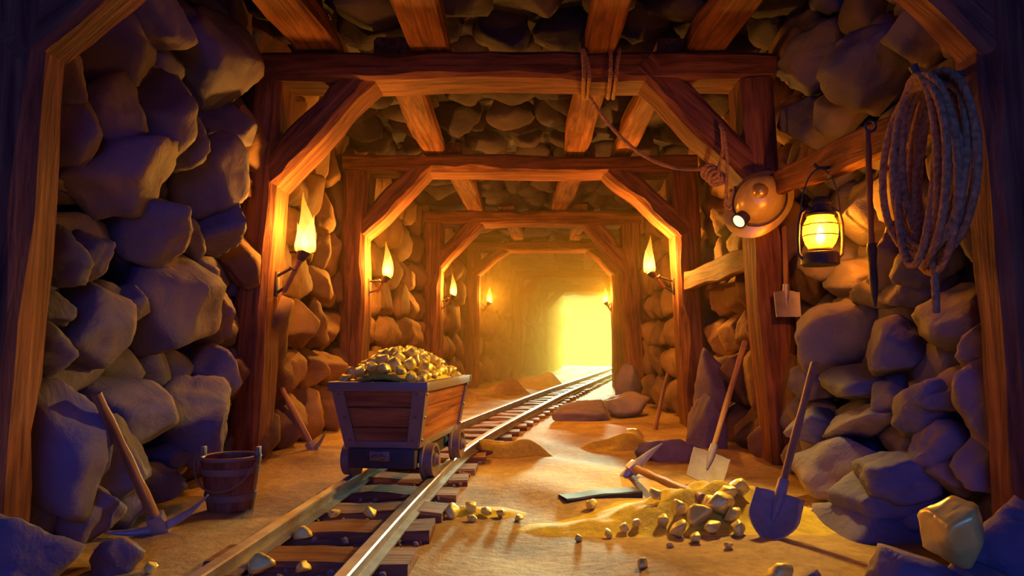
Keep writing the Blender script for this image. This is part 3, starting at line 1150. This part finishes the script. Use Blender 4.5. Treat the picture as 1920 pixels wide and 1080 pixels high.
boulder((-1.53, 1.98, 0.10), (0.25, 0.17, 0.25), 21, 'big dark boulder in the bottom left corner', 0.1, rough=0.05)
boulder((-1.40, 2.36, 0.03), (0.085, 0.08, 0.075), 22, 'small brown stone left of the scattered gold, below the pickaxe')
boulder((1.44, 1.98, 0.12), (0.21, 0.17, 0.22), 23, 'big dark boulder in the bottom right corner behind the gold lump')
boulder((1.07, 1.97, 0.085), (0.15, 0.13, 0.125), 24, 'rounded purple boulder left of and below the gold lump', 0.4)
boulder((1.24, 1.90, 0.04), (0.15, 0.13, 0.135), 25, 'dark boulder right under the big gold lump', 0.9)
boulder((0.89, 2.16, 0.0), (0.07, 0.06, 0.055), 26, 'small flat stone at the bottom edge right of the gold nugget')
g = boulder((1.21, 1.965, 0.235), (0.085, 0.08, 0.092), 31, 'huge gleaming gold lump sitting on the bottom right boulders', 0.5, M_GOLD, 'gold_lump', 'gold lump', nf=15, p=30, cut=0.25)
boulder((0.93, 4.62, 0.03), (0.24, 0.20, 0.12), 27, 'flat brown boulder behind the square shovel blade')
boulder((0.66, 7.25, 0.05), (0.32, 0.24, 0.15), 28, 'low boulder left of the right torch frame post foot')
boulder((1.12, 7.8, 0.09), (0.34, 0.3, 0.20), 29, 'lumpy boulder behind the twin torch frame post')
boulder((1.32, 5.1, 0.16), (0.15, 0.22, 0.30), 30, 'upright boulder leaning on the right wall behind the square shovel', 0.2)
boulder((1.50, 5.6, 0.35), (0.16, 0.26, 0.42), 32, 'tall boulder leaning on the right wall under the sloping plank', 0.0)
boulder((1.32, 8.9, 0.30), (0.18, 0.2, 0.34), 33, 'boulder standing between the two right torch posts', 0.0)

# ------------------------------------------------------------------ tools
def shaft(p0, p1, r0, r1, bow=0.0, n=10, segs=12):
    p0, p1 = Vector(p0), Vector(p1)
    M, L = beam_matrix(p0, p1, (0, 1, 0) if abs((p1 - p0).normalized().y) < 0.9 else (1, 0, 0))
    pts = [(bow * math.sin(math.pi * i / segs), 0, L * i / segs) for i in range(segs + 1)]
    rs = [r0 + (r1 - r0) * i / segs + 0.002 * math.sin(i * 2.1) for i in range(segs + 1)]
    return MB().add(tube(pts, rs, n)).mesh('shaft', sharp=50), M


def pickaxe(base, top, tipdir, span, label, droop=0.06, r=0.019, head=0.03):
    """base: where the handle passes through the head; top: handle end; tipdir: head axis"""
    base, top = Vector(base), Vector(top)
    e = empty('pickaxe', base, label, 'pickaxe', 'pickaxes')
    d = (top - base).normalized()
    me, M = shaft(base - d * 0.05, top, r * 1.15, r)
    wpart('handle', me, M_HANDLE, e, M)
    t = Vector(tipdir)
    t = (t - d * t.dot(d)).normalized()
    pts, rs = [], []
    for i in range(21):
        u = -1 + i / 10
        pts.append(t * (u * span / 2) + d * (droop * u * u))
        rs.append(max(0.004, head * (1 - abs(u) ** 1.4 * 0.9)))
    mb = MB().add(tube(pts, rs, 8, flat=(1.0, 0.75)))
    wpart('head', mb.mesh('pick_head', sharp=50), M_STEEL, e, Matrix.Translation(base), 'curved steel head')
    Mc, _ = beam_matrix(base - d * 0.045, base + d * 0.05, t)
    wpart('collar', MB().add(box(0.062, 0.062, 0.11, (0, 0, 0.05), 0.008)).mesh('collar', sharp=35), M_STEEL, e, Mc)
    return e


def shovel(tip, top, blade_l, blade_w, face, label, pointed=True, r=0.016, dished=0.03, name='shovel', group='shovels'):
    """tip: end of the blade on the ground; top: handle end; face: direction the blade front looks"""
    tip, top = Vector(tip), Vector(top)
    d = (top - tip).normalized()
    e = empty(name, tip, label, 'shovel', group)
    x = Vector(face)
    n = (x - d * x.dot(d)).normalized()
    s = d.cross(n)
    M = Matrix((s, n, d)).transposed().to_4x4()
    M.translation = tip
    rows = []
    NV, NU = 16, 13
    for i in range(NV + 1):
        t = i / NV
        if pointed:
            w = blade_w / 2 * (math.sin(min(t / 0.55, 1) * math.pi / 2) ** 0.75) * (1 - 0.05 * max(0, t - 0.55))
            w = max(w, 0.004)
        else:
            w = blade_w / 2 * (0.94 + 0.06 * t)
        row = []
        for j in range(NU):
            u = -1 + 2 * j / (NU - 1)
            z = blade_l * t
            if i == NV: z -= 0.02 * abs(u) ** 3
            row.append((u * w, dished * (u * u - 0.4) + 0.02 * (1 - t) ** 2, z))
        rows.append(row)
    wpart('blade', recalc(MB().add(plate(rows, 0.006)).mesh('blade', sharp=40)), M_STEEL, e, M, 'steel blade')
    me = MB().add(tube([(0, 0.0, blade_l * 0.45), (0, -0.012, blade_l * 0.75), (0, -0.01, blade_l), (0, -0.004, blade_l * 1.25)], [0.006, r * 1.3, r * 1.45, r * 1.3], 10)).mesh('socket', sharp=50)
    wpart('socket', me, M_STEEL, e, M)
    L = (top - tip).length
    me = MB().add(tube([(0, -0.004, blade_l * 1.1 + (L - blade_l * 1.1) * k / 12) for k in range(13)], [r * (1 - 0.06 * math.sin(k)) for k in range(13)], 10)).mesh('shaft', sharp=50)
    wpart('handle', me, M_HANDLE, e, M)
    return e


# left pickaxe leaning on the rock wall
pb = P(300, 985, 2.78)
pickaxe((pb.x, pb.y, 0.035), P(180, 738, 2.52), (0.80, 0.25, 0.16), 0.42, 'pickaxe standing on its head against the left rock wall', droop=0.075, head=0.024)
# pickaxe behind the big frame's left post
pb = P(588, 895, 4.9)
pickaxe((pb.x, pb.y, 0.04), P(508, 690, 4.98), (0.75, -0.55, 0.25), 0.42, 'pickaxe leaning on the wall between the big frame and the cart', droop=0.05, r=0.020, head=0.026)
# pickaxe lying on the ground
a = hit(1188, 893); b = hit(1318, 945)
pickaxe((a.x, a.y, 0.075), (b.x, b.y, ground_h(b.x, b.y) + 0.02), (0.25, 0.9, 0.25), 0.42, 'pickaxe lying on the dirt beside the gold dust heap', droop=0.03, head=0.032)
# shovels
shovel(P(1437, 1022, 2.60) + Vector((0, 0, 0.0)), P(1527, 680, 3.00), 0.225, 0.185, (-0.35, -0.9, 0.35), 'pointed shovel stuck in the gold dust heap, leaning on the right wall', True)
sb = P(1318, 905, 3.80)
shovel((sb.x, sb.y, 0.012), P(1397, 640, 4.28), 0.20, 0.21, (-0.1, -0.9, 0.3), 'square shovel leaning on the right post of the big frame', False, dished=0.02)
# little spade hanging on the right post
shovel(P(1476, 595, 4.24), P(1471, 425, 4.28), 0.165, 0.16, (0, -1, 0), 'small spade hanging blade down on the big frame, beside the hat', False, r=0.015, dished=0.012)
# nail for it
nl = P(1471, 428, 4.30)
# thin stick leaning by the right torch frame post
sa, sbb = P(1228, 822, 6.35), P(1252, 700, 6.58)
me, M = shaft((sa.x, sa.y, 0.0), sbb, 0.022, 0.016, bow=0.015)
props(part('wooden_stick', me, M_HANDLE, None, M), 'thin stick leaning on the right post of the torch frame', 'stick')
# half buried dark plank
a, b = hit(1055, 938), hit(1200, 934)
me, M = timber_between((a.x, a.y, 0.008), (b.x, b.y + 0.08, 0.02), 0.12, 0.045, 61, xhint=(0, 1, 0), notches=0, wob=0.002)
m_dark, t_, o_ = new_mat('dark_plank')
surf(t_, o_, (0.035, 0.025, 0.03), rough=0.7)  # one even near-black colour over the whole plank
props(part('buried_plank', me, m_dark, None, M), 'dark plank half buried in the dirt left of the lying pickaxe', 'plank')

# long bar hanging on the wall plank
hb_top = P(1636, 245, 2.78)
bar = empty('pry_bar', P(1650, 590, 2.80), 'long bar hanging upright from the wall plank between lantern and rope coil', 'pry bar')
T0, T1, T2 = P(1636, 245, 2.78), P(1644, 470, 2.78), P(1651, 590, 2.80)
for q in (T0, T1, T2): q.x -= 0.02
me, M = shaft(T1, T0, 0.0125, 0.0125)
wpart('handle', me, M_HANDLE, bar, M)
mb = MB()
dirb = (T2 - T1)
pts = [T1 + (T0 - T1).normalized() * 0.03 + dirb * (k / 10) * 1.0 for k in range(11)]
rs = [0.016, 0.020, 0.018, 0.015, 0.015, 0.016, 0.016, 0.015, 0.013, 0.009, 0.004]
mb.add(tube([p - WM[bar.name].translation for p in pts], rs, 10))
part('iron_tip', mb.mesh('tip', sharp=50), M_IRON, bar, None, 'dark iron chisel end')
mb = MB().add(torus(0.022, 0.005, 16, 8), Matrix.Translation(T0 + Vector((0.012, 0, 0.018)) - WM[bar.name].translation) @ Matrix.Rotation(math.pi / 2, 4, 'X'))
part('hanging_ring', mb.mesh('ring'), M_IRON, bar)

# ------------------------------------------------------------------ rope coil on the right wall
def rope_path(mb, pts, r=0.012, n=8):
    mb.add(tube(pts, r, n))
    # two thin strands winding round the core give the laid look
    P_ = [Vector(p) for p in pts]
    for ph in (0, 2.094, 4.189):
        out, s = [], 0.0
        up = None
        dense = []
        for i in range(len(P_) - 1):
            seg = (P_[i + 1] - P_[i]).length
            m = max(1, int(seg / (r * 1.1)))
            for k in range(m):
                dense.append(P_[i].lerp(P_[i + 1], k / m))
        dense.append(P_[-1])
        for i, p in enumerate(dense):
            t = (dense[min(i + 1, len(dense) - 1)] - dense[max(i - 1, 0)]).normalized()
            up = t.orthogonal() if up is None else up - t * up.dot(t)
            up = up.normalized() if up.length > 1e-6 else t.orthogonal().normalized()
            b = t.cross(up)
            if i: s += (p - dense[i - 1]).length
            a = ph + s / (r * 1.25)
            out.append(p + (up * math.cos(a) + b * math.sin(a)) * r * 0.52)
        mb.add(tube(out, r * 0.60, 5))


R = rnd(8)
cc = Vector((1.355, 2.30, 1.345))
mb = MB()
pts = []
turns, per = 9, 30
for i in range(turns * per + 1):
    a = 2 * math.pi * i / per
    k = i / per
    ry = 0.150 + 0.030 * math.sin(k * 2.3) + 0.012 * math.sin(k * 5.1)
    rz = 0.292 + 0.020 * math.sin(k * 1.7 + 1)
    lo = 1 if math.cos(a) < 0 else 0
    x = cc.x + 0.045 * math.sin(k * 3.7 + 0.6) - 0.02
    zz = cc.z + rz * math.cos(a) - lo * 0.03 * math.sin(k * 2.9) * abs(math.cos(a))
    pts.append((x, cc.y + ry * math.sin(a) + 0.02 * math.sin(k * 4.3), zz))
rope_path(mb, pts, 0.0125, 7)
tail = [(cc.x - 0.01, cc.y + 0.0, cc.z - 0.29), (cc.x + 0.0, cc.y - 0.005, cc.z - 0.34), (cc.x, cc.y - 0.01, cc.z - 0.40), (cc.x, cc.y - 0.012, cc.z - 0.475)]
rope_path(mb, tail, 0.0125, 7)
coil = part('rope_coil', mb.mesh('coil', sharp=70), M_ROPE)
props(coil, 'thick coil of brown rope hanging on the right wall plank', 'rope')
mb = MB().add(tube([(1.45, cc.y, 1.66), (1.36, cc.y, 1.652), (1.30, cc.y, 1.66), (1.285, cc.y, 1.69)], 0.014, 8))
props(part('rope_peg', mb.mesh('peg', sharp=50), M_IRON), 'iron peg carrying the rope coil on the wall plank', 'peg')

# rope on the cap beam
mb = MB()
yf, yb_, zt, zb = 4.33 - 0.018, 4.64 + 0.018, 2.61 + 0.016, 2.44 - 0.018
def wrap(x, lean):
    return [(x, yf, zb + 0.02), (x - lean * 0.3, yf - 0.004, (zt + zb) / 2), (x - lean, yf, zt - 0.02), (x - lean, yf + 0.03, zt), (x - lean * 0.5, (yf + yb_) / 2, zt), (x, yb_ - 0.03, zt), (x + 0.01, yb_, zt - 0.02), (x + 0.02, yb_, zb + 0.02), (x + 0.02, yb_ - 0.03, zb), (x, yf + 0.03, zb), (x, yf, zb + 0.02)]
for x, lean in ((0.365, 0.01), (0.398, 0.035), (0.565, -0.02), (0.53, 0.0)):
    rope_path(mb, wrap(x, lean), 0.013, 7)
# slack bight to the brace on the right
sl = []
A_, B_ = Vector((0.42, 4.60, 2.43)), Vector((1.28, 4.70, 1.98))
for i in range(25):
    t = i / 24
    p = A_.lerp(B_, t)
    p.z -= 0.20 * 4 * t * (1 - t) * (1 - 0.25 * t)
    p.y += 0.04 * math.sin(math.pi * t)
    sl.append(p)
rope_path(mb, sl, 0.012, 7)
props(part('slack_rope', mb.mesh('slack', sharp=70), M_ROPE), 'rope wound round the cap beam of the big frame with a slack bight', 'rope')
# knot and hanging loop on the right brace foot
mb = MB()
k0 = P(1338, 322, 4.27)
for j in range(3):
    ring = []
    for i in range(17):
        a = 2 * math.pi * i / 16
        ring.append(k0 + Vector((0.05 * math.cos(a) + 0.02 * j - 0.02, 0.02 * math.sin(2 * a) - 0.004 * j, 0.042 * math.sin(a) - 0.02 * j)))
    rope_path(mb, ring, 0.012, 7)
lp = [P(1346, 320, 4.25), P(1356, 280, 4.25), P(1354, 245, 4.26), P(1350, 235, 4.28), P(1358, 250, 4.25), P(1364, 300, 4.23), P(1362, 350, 4.22), P(1360, 385, 4.22), P(1368, 394, 4.22), P(1376, 380, 4.24), P(1378, 350, 4.27)]
sm = []
for i in range(len(lp) - 1):
    for k in range(4): sm.append(lp[i].lerp(lp[i + 1], k / 4))
sm.append(lp[-1])
rope_path(mb, sm, 0.010, 7)
props(part('knotted_rope', mb.mesh('knot', sharp=70), M_ROPE), 'knotted rope end hanging on the brace left of the hat', 'rope')

# ------------------------------------------------------------------ miner's hat
hc = P(1424, 378, 4.20)
hz = Vector((-0.28, -0.93, 0.22)).normalized()
hx = Vector((-0.62, 0.05, -0.78))
hx = (hx - hz * hx.dot(hz)).normalized()
Mh = Matrix((hx, hz.cross(hx), hz)).transposed()
hat = empty('miner_helmet', hc, 'yellow miner helmet with lit lamp hanging on the right post', 'helmet', rot=Mh)
hat.scale = (1.12, 1.12, 1.12)
WM[hat.name] = WM[hat.name] @ Matrix.Diagonal((1.12, 1.12, 1.12, 1))
prof = [(0.001, 0.135), (0.04, 0.132), (0.075, 0.118), (0.105, 0.090), (0.122, 0.05), (0.128, 0.012), (0.130, -0.01), (0.122, -0.01), (0.118, 0.012), (0.112, 0.05), (0.095, 0.085), (0.066, 0.108), (0.001, 0.120)]
v, f = lathe(prof, 36)
v = np.array(v); v[:, 0] *= 1.12
part('shell', recalc(MB().add((v, f)).mesh('shell', sharp=60)), M_HAT, hat)
rows = []
for k in range(37):
    a = 2 * math.pi * k / 36
    ex = 0.035 + 0.035 * max(0, math.cos(a)) ** 2 + 0.02 * max(0, -math.cos(a)) ** 2
    r0 = 0.124
    row = []
    for t in (0, 0.5, 1):
        rr = r0 + ex * t
        row.append((rr * math.cos(a) * 1.12, rr * math.sin(a), -0.002 - 0.02 * t * t))
    rows.append(row)
part('brim', recalc(MB().add(plate(rows, 0.007)).mesh('brim', sharp=60)), M_HAT, hat)
part('crest_boss', MB().add(lathe([(0, 0.158), (0.018, 0.156), (0.034, 0.146), (0.042, 0.130), (0.0, 0.12)], 24)).mesh('boss', sharp=60), M_BRASS, hat, Matrix.Translation((0.0, 0, 0.0)), 'round brass boss')
mb = MB().add(torus(0.128, 0.010, 36, 8, 1.12, 1.0), Matrix.Translation((0, 0, 0.012)))
part('band', mb.mesh('band'), M_IRON, hat, None, 'dark hat band')
ML = Matrix.Translation((0.135, 0, 0.055)) @ Matrix.Rotation(math.radians(62), 4, 'Y')
lamp = part('lamp', recalc(MB().add(lathe([(0, -0.03), (0.03, -0.03), (0.036, -0.01), (0.043, 0.035), (0.043, 0.05), (0.036, 0.05), (0.034, 0.03), (0.0, 0.025)], 24)).mesh('lamp', sharp=40)), M_IRON, hat, ML, 'dark lamp housing')
part('lens', MB().add(lathe([(0, 0.056), (0.02, 0.054), (0.035, 0.046), (0.0, 0.035)], 24)).mesh('lens', sharp=60), M_LENS, lamp, None, 'glowing pale lens')
sp = bpy.data.lights.new('helmet_beam', 'SPOT')
sp.energy, sp.color, sp.spot_size, sp.spot_blend, sp.shadow_soft_size = 220, (1.0, 0.64, 0.14), math.radians(92), 0.6, 0.04
so = bpy.data.objects.new('helmet_beam', sp)
COL.objects.link(so)
so.location = WM[hat.name] @ ML @ Vector((0, 0, 0.075))
so.rotation_euler = (Vector((0.1, 3.0, 0.0)) - so.location).to_track_quat('-Z', 'Y').to_euler()
mb = MB().add(tube([P(1440, 350, 4.34) - hc, P(1440, 350, 4.21) - hc], 0.010, 8))
props(part('hat_peg', mb.mesh('peg', sharp=50), M_IRON, None, Matrix.Translation(hc)), 'iron peg behind the miner helmet', 'peg')

# ------------------------------------------------------------------ lantern
lz = P(1550, 498, 3.28)
LX, LY = 1.355, 3.28
lz0 = EYE - (498 - VY) * LY / F
LX = (1550 - VX) * LY / F - 0.03
lan = empty('lantern', (LX, LY, lz0), 'lit oil lantern hanging from the right wall plank', 'lantern')
part('fuel_tank', recalc(MB().add(lathe([(0, 0), (0.078, 0), (0.086, 0.006), (0.086, 0.045), (0.078, 0.06), (0.05, 0.066), (0.0, 0.066)], 32)).mesh('tank', sharp=35)), M_IRON, lan)
part('burner', recalc(MB().add(lathe([(0, 0.06), (0.05, 0.064), (0.056, 0.075), (0.045, 0.09), (0.02, 0.10), (0.0, 0.10)], 28)).mesh('burner', sharp=35)), M_BRASS, lan)
part('globe', recalc(MB().add(lathe([(0.054, 0.084), (0.068, 0.105), (0.078, 0.135), (0.080, 0.165), (0.074, 0.20), (0.060, 0.228), (0.052, 0.238), (0.049, 0.236), (0.057, 0.226), (0.071, 0.199), (0.077, 0.165), (0.075, 0.136), (0.065, 0.107), (0.051, 0.086)], 36)).mesh('globe')), M_GLASS, lan, None, 'amber glowing glass globe')
part('flame', MB().add(lathe([(0, 0.0), (0.016, 0.012), (0.022, 0.03), (0.016, 0.055), (0.007, 0.075), (0, 0.088)], 16)).mesh('flame'), M_WICK, lan, Matrix.Translation((0, 0, 0.10)), 'white-hot flame')
part('chimney_hood', recalc(MB().add(lathe([(0, 0.232), (0.062, 0.232), (0.066, 0.242), (0.050, 0.255), (0.044, 0.285), (0.052, 0.292), (0.050, 0.302), (0.030, 0.322), (0.0, 0.328)], 28)).mesh('hood', sharp=35)), M_IRON, lan)
for s in (-1, 1):
    pts = [(s * 0.080, 0, 0.03), (s * 0.103, 0, 0.055), (s * 0.106, 0, 0.12), (s * 0.103, 0, 0.20), (s * 0.090, 0, 0.25), (s * 0.060, 0, 0.27), (s * 0.045, 0, 0.272)]
    part('side_tube', MB().add(tube(pts, 0.0085, 8)).mesh('tube', sharp=60), M_IRON, lan)
mb = MB().add(torus(0.079, 0.003, 28, 6), Matrix.Translation((0, 0, 0.14))).add(torus(0.078, 0.003, 28, 6), Matrix.Translation((0, 0, 0.19)))
part('globe_guard', mb.mesh('guard'), M_IRON, lan)
hk = EYE - (312 - VY) * LY / F
pts = [(-0.094, 0, 0.225)] + [(-0.094 * math.cos(math.pi * i / 14), 0, 0.225 + (hk - lz0 - 0.235) * math.sin(math.pi * i / 14)) for i in range(1, 14)] + [(0.094, 0, 0.225)]
part('bail', MB().add(tube(pts, 0.0035, 6)).mesh('bail', sharp=60), M_IRON, lan)
mb = MB().add(tube([(1.46, LY, hk + 0.0), (LX + 0.02, LY, hk - 0.008), (LX - 0.012, LY, hk - 0.006), (LX - 0.03, LY, hk + 0.012)], 0.008, 8)).add(box(0.02, 0.05, 0.09, (1.447, LY, hk - 0.01), 0.004))
props(part('lantern_hook', mb.mesh('hook', sharp=45), M_IRON), 'iron hook on the wall plank holding the lantern', 'hook')
point_light('lantern_light', (LX, LY, lz0 + 0.15), 34, (1.0, 0.40, 0.04), 0.03)

# ------------------------------------------------------------------ bucket
bp = hit(433, 955)
bk = empty('wooden_bucket', (bp.x, bp.y, floor_h(bp.x, bp.y) + 0.006), 'wooden bucket with iron hoops and wire handle by the big left post', 'bucket')
H, R0, R1 = 0.235, 0.100, 0.130
n = 64
prof_o = [(R0, 0.0), (R0 + (R1 - R0) * 0.33, H * 0.33), (R0 + (R1 - R0) * 0.66, H * 0.66), (R1, H)]
prof = [(0.0, 0.0)] + prof_o + [(R1 - 0.016, H), (R0 + 0.01, 0.05), (0.0, 0.045)]
v, f = lathe(prof, n)
v = np.array(v)
for k in range(n):                        # grooves between the staves
    if k % 4 == 0:
        for i in range(1, 5):
            v[i * n + k, :2] *= 0.965
part('staves', recalc(MB().add((v, f)).mesh('staves', sharp=40)), M_BUCKET, bk)
for z, h in ((0.045, 0.030), (0.165, 0.030)):
    rr = R0 + (R1 - R0) * z / H
    r2 = R0 + (R1 - R0) * (z + h) / H
    part('hoop', recalc(MB().add(lathe([(rr - 0.004, z), (rr + 0.005, z), (r2 + 0.005, z + h), (r2 - 0.004, z + h)], n)[0:2]).mesh('hoop', sharp=35)), M_CARTIRON, bk)
part('rim_hoop', MB().add(torus(R1 - 0.006, 0.010, 48, 8), Matrix.Translation((0, 0, H))).mesh('rim'), M_CARTIRON, bk)
for s in (-1, 1):
    part('ear', MB().add(box(0.016, 0.045, 0.075, (s * (R1 - 0.004), 0, H + 0.012), 0.006)).mesh('ear', sharp=35), M_CARTIRON, bk)
pts = []
for i in range(25):
    a = math.pi * i / 24
    pts.append((-(R1 + 0.012) * math.cos(a), -0.03 - (R1 - 0.005) * math.sin(a) * 0.95, H + 0.02 - 0.155 * math.sin(a)))
part('handle', MB().add(tube(pts, 0.0045, 6)).mesh('bail', sharp=60), M_CARTIRON, bk)

# ------------------------------------------------------------------ torches
def flame_mesh(h, w, seed):
    R = rnd(seed)
    mb = MB()
    def tongue(x0, y0, z0, hh, ww, lean, curl):
        pts, rs = [], []
        for i in range(15):
            t = i / 14
            pts.append((x0 + lean * t * t + curl * math.sin(t * 5.0) * t, y0 + 0.3 * curl * math.sin(t * 4 + 1) * t, z0 + hh * t))
            rs.append(max(0.001, ww * (math.sin(math.pi * min(1, (t * 0.86 + 0.14)) ** 0.62)) ** 1.1 * (1 - 0.25 * t)))
        mb.add(tube(pts, rs, 12))
    tongue(0, 0, 0, h, w * 0.46, R.uniform(-0.02, 0.02), w * 0.16)
    tongue(w * 0.16, 0.01, 0.0, h * 0.62, w * 0.34, 0.02, -w * 0.10)
    tongue(-w * 0.16, -0.01, 0.0, h * 0.48, w * 0.32, -0.012, w * 0.08)
    return mb.mesh('flame')


FL = {}


def torch(face, foot, fl, h, w, energy, seed, label, lit_radius=0.05):
    """face: point on the post where the bracket sits; foot: lower end of the stave; fl: base of the flame"""
    face, foot, fl = Vector(face), Vector(foot), Vector(fl)
    e = empty('wall_torch', foot, label, 'torch', 'burning torches')
    d = (fl - foot).normalized()
    s = w / 0.14
    me, M = shaft(foot, fl - d * 0.03, 0.015 * s, 0.021 * s)
    wpart('stave', me, M_HANDLE, e, M)
    Mt, _ = beam_matrix(fl - d * 0.075 * s, fl, (0, 1, 0))
    wpart('fire_cup', recalc(MB().add(lathe([(0, 0), (0.026 * s, 0), (0.036 * s, 0.03 * s), (0.046 * s, 0.07 * s), (0.040 * s, 0.07 * s), (0.030 * s, 0.03 * s), (0, 0.02 * s)], 20)).mesh('cup', sharp=40)), M_IRON, e, Mt)
    mid = foot.lerp(fl, 0.45)
    mb = MB()
    o = WM[e.name].translation
    sy = 1
    mb.add(box(0.02 * s, 0.06 * s, 0.16 * s, tuple(face - o), 0.004))
    mb.add(tube([face + Vector((0, 0, 0.05 * s)) - o, mid + Vector((0, 0, 0.04 * s)) - o], 0.010 * s, 8))
    mb.add(tube([face - Vector((0, 0, 0.06 * s)) - o, foot.lerp(fl, 0.15) - o], 0.009 * s, 8))
    Mr, _ = beam_matrix(mid + Vector((0, 0, 0.03 * s)), fl, (0, 1, 0))
    mb.add(torus(0.026 * s, 0.007 * s, 18, 8), WM[e.name].inverted() @ Mr)
    part('bracket', mb.mesh('bracket', sharp=40), M_IRON, e, None, 'dark iron bracket')
    key = round(h, 2)
    Mf = Matrix.Translation(fl - Vector((0, 0, 0.012))) @ Matrix.Rotation(seed, 4, 'Z') @ Matrix.Diagonal((h / 0.40, h / 0.40, h / 0.40, 1))
    if 'm' not in FL: FL['m'] = [flame_mesh(0.40, 0.15, k) for k in range(3)]
    wpart('flame', FL['m'][seed % 3], M_FLAME, e, Mf, 'bright yellow flame')
    point_light('torch_light', fl + Vector((0, 0, h * 0.35)), energy, TORCH_COL, lit_radius)
    return e


torch((-1.615, 4.50, 1.17), P(533, 548, 4.48), P(572, 468, 4.46), 0.38, 0.14, 46, 0, 'largest burning torch, on the left post of the big frame')
torch((-1.535, 6.80, 1.36), P(706, 548, 6.80), P(727, 516, 6.78), 0.34, 0.14, 120, 1, 'burning torch on the left post behind the cart')
torch((1.455, 6.80, 1.36), P(1246, 540, 6.80), P(1218, 508, 6.78), 0.36, 0.14, 120, 2, 'burning torch on the right side, facing the one behind the cart')
torch((-1.205, 9.95, 1.38), P(836, 575, 9.95), P(850, 552, 9.93), 0.32, 0.14, 90, 1, 'small torch third along the left side of the gallery')
torch((-0.885, 13.2, 1.6), P(905, 585, 13.2), P(918, 566, 13.2), 0.32, 0.14, 90, 2, 'tiny hazy torch fourth along the left side of the gallery')
torch((1.645, 13.2, 1.6), P(1147, 585, 13.2), P(1135, 566, 13.2), 0.32, 0.14, 90, 0, 'tiny hazy torch on the right side deep in the gallery')

# ------------------------------------------------------------------ dusty golden haze in the far gallery
for y0, y1, dens, lab in ((4.0, 11.6, HAZE_NEAR, 'thin golden dust haze around the torches behind the big frame'), (11.62, 20.5, HAZE_FAR, 'golden haze in the deep gallery before the glow'), (20.52, 27.2, HAZE_END, 'thickest golden haze at the glowing far mouth')):
    m, t, out = new_mat('golden_haze')
    vs_ = t.nodes.new('ShaderNodeVolumeScatter')
    vs_.inputs['Color'].default_value = (1.0, 0.76, 0.20, 1)
    vs_.inputs['Density'].default_value = dens
    vs_.inputs['Anisotropy'].default_value = -0.2
    t.links.new(vs_.outputs[0], out.inputs['Volume'])
    hz_me = MB().add(box(6.8, y1 - y0, 2.9, (1.3, (y0 + y1) / 2, 1.46))).mesh('haze')
    props(part('haze', hz_me, m), lab, 'haze', kind='stuff')
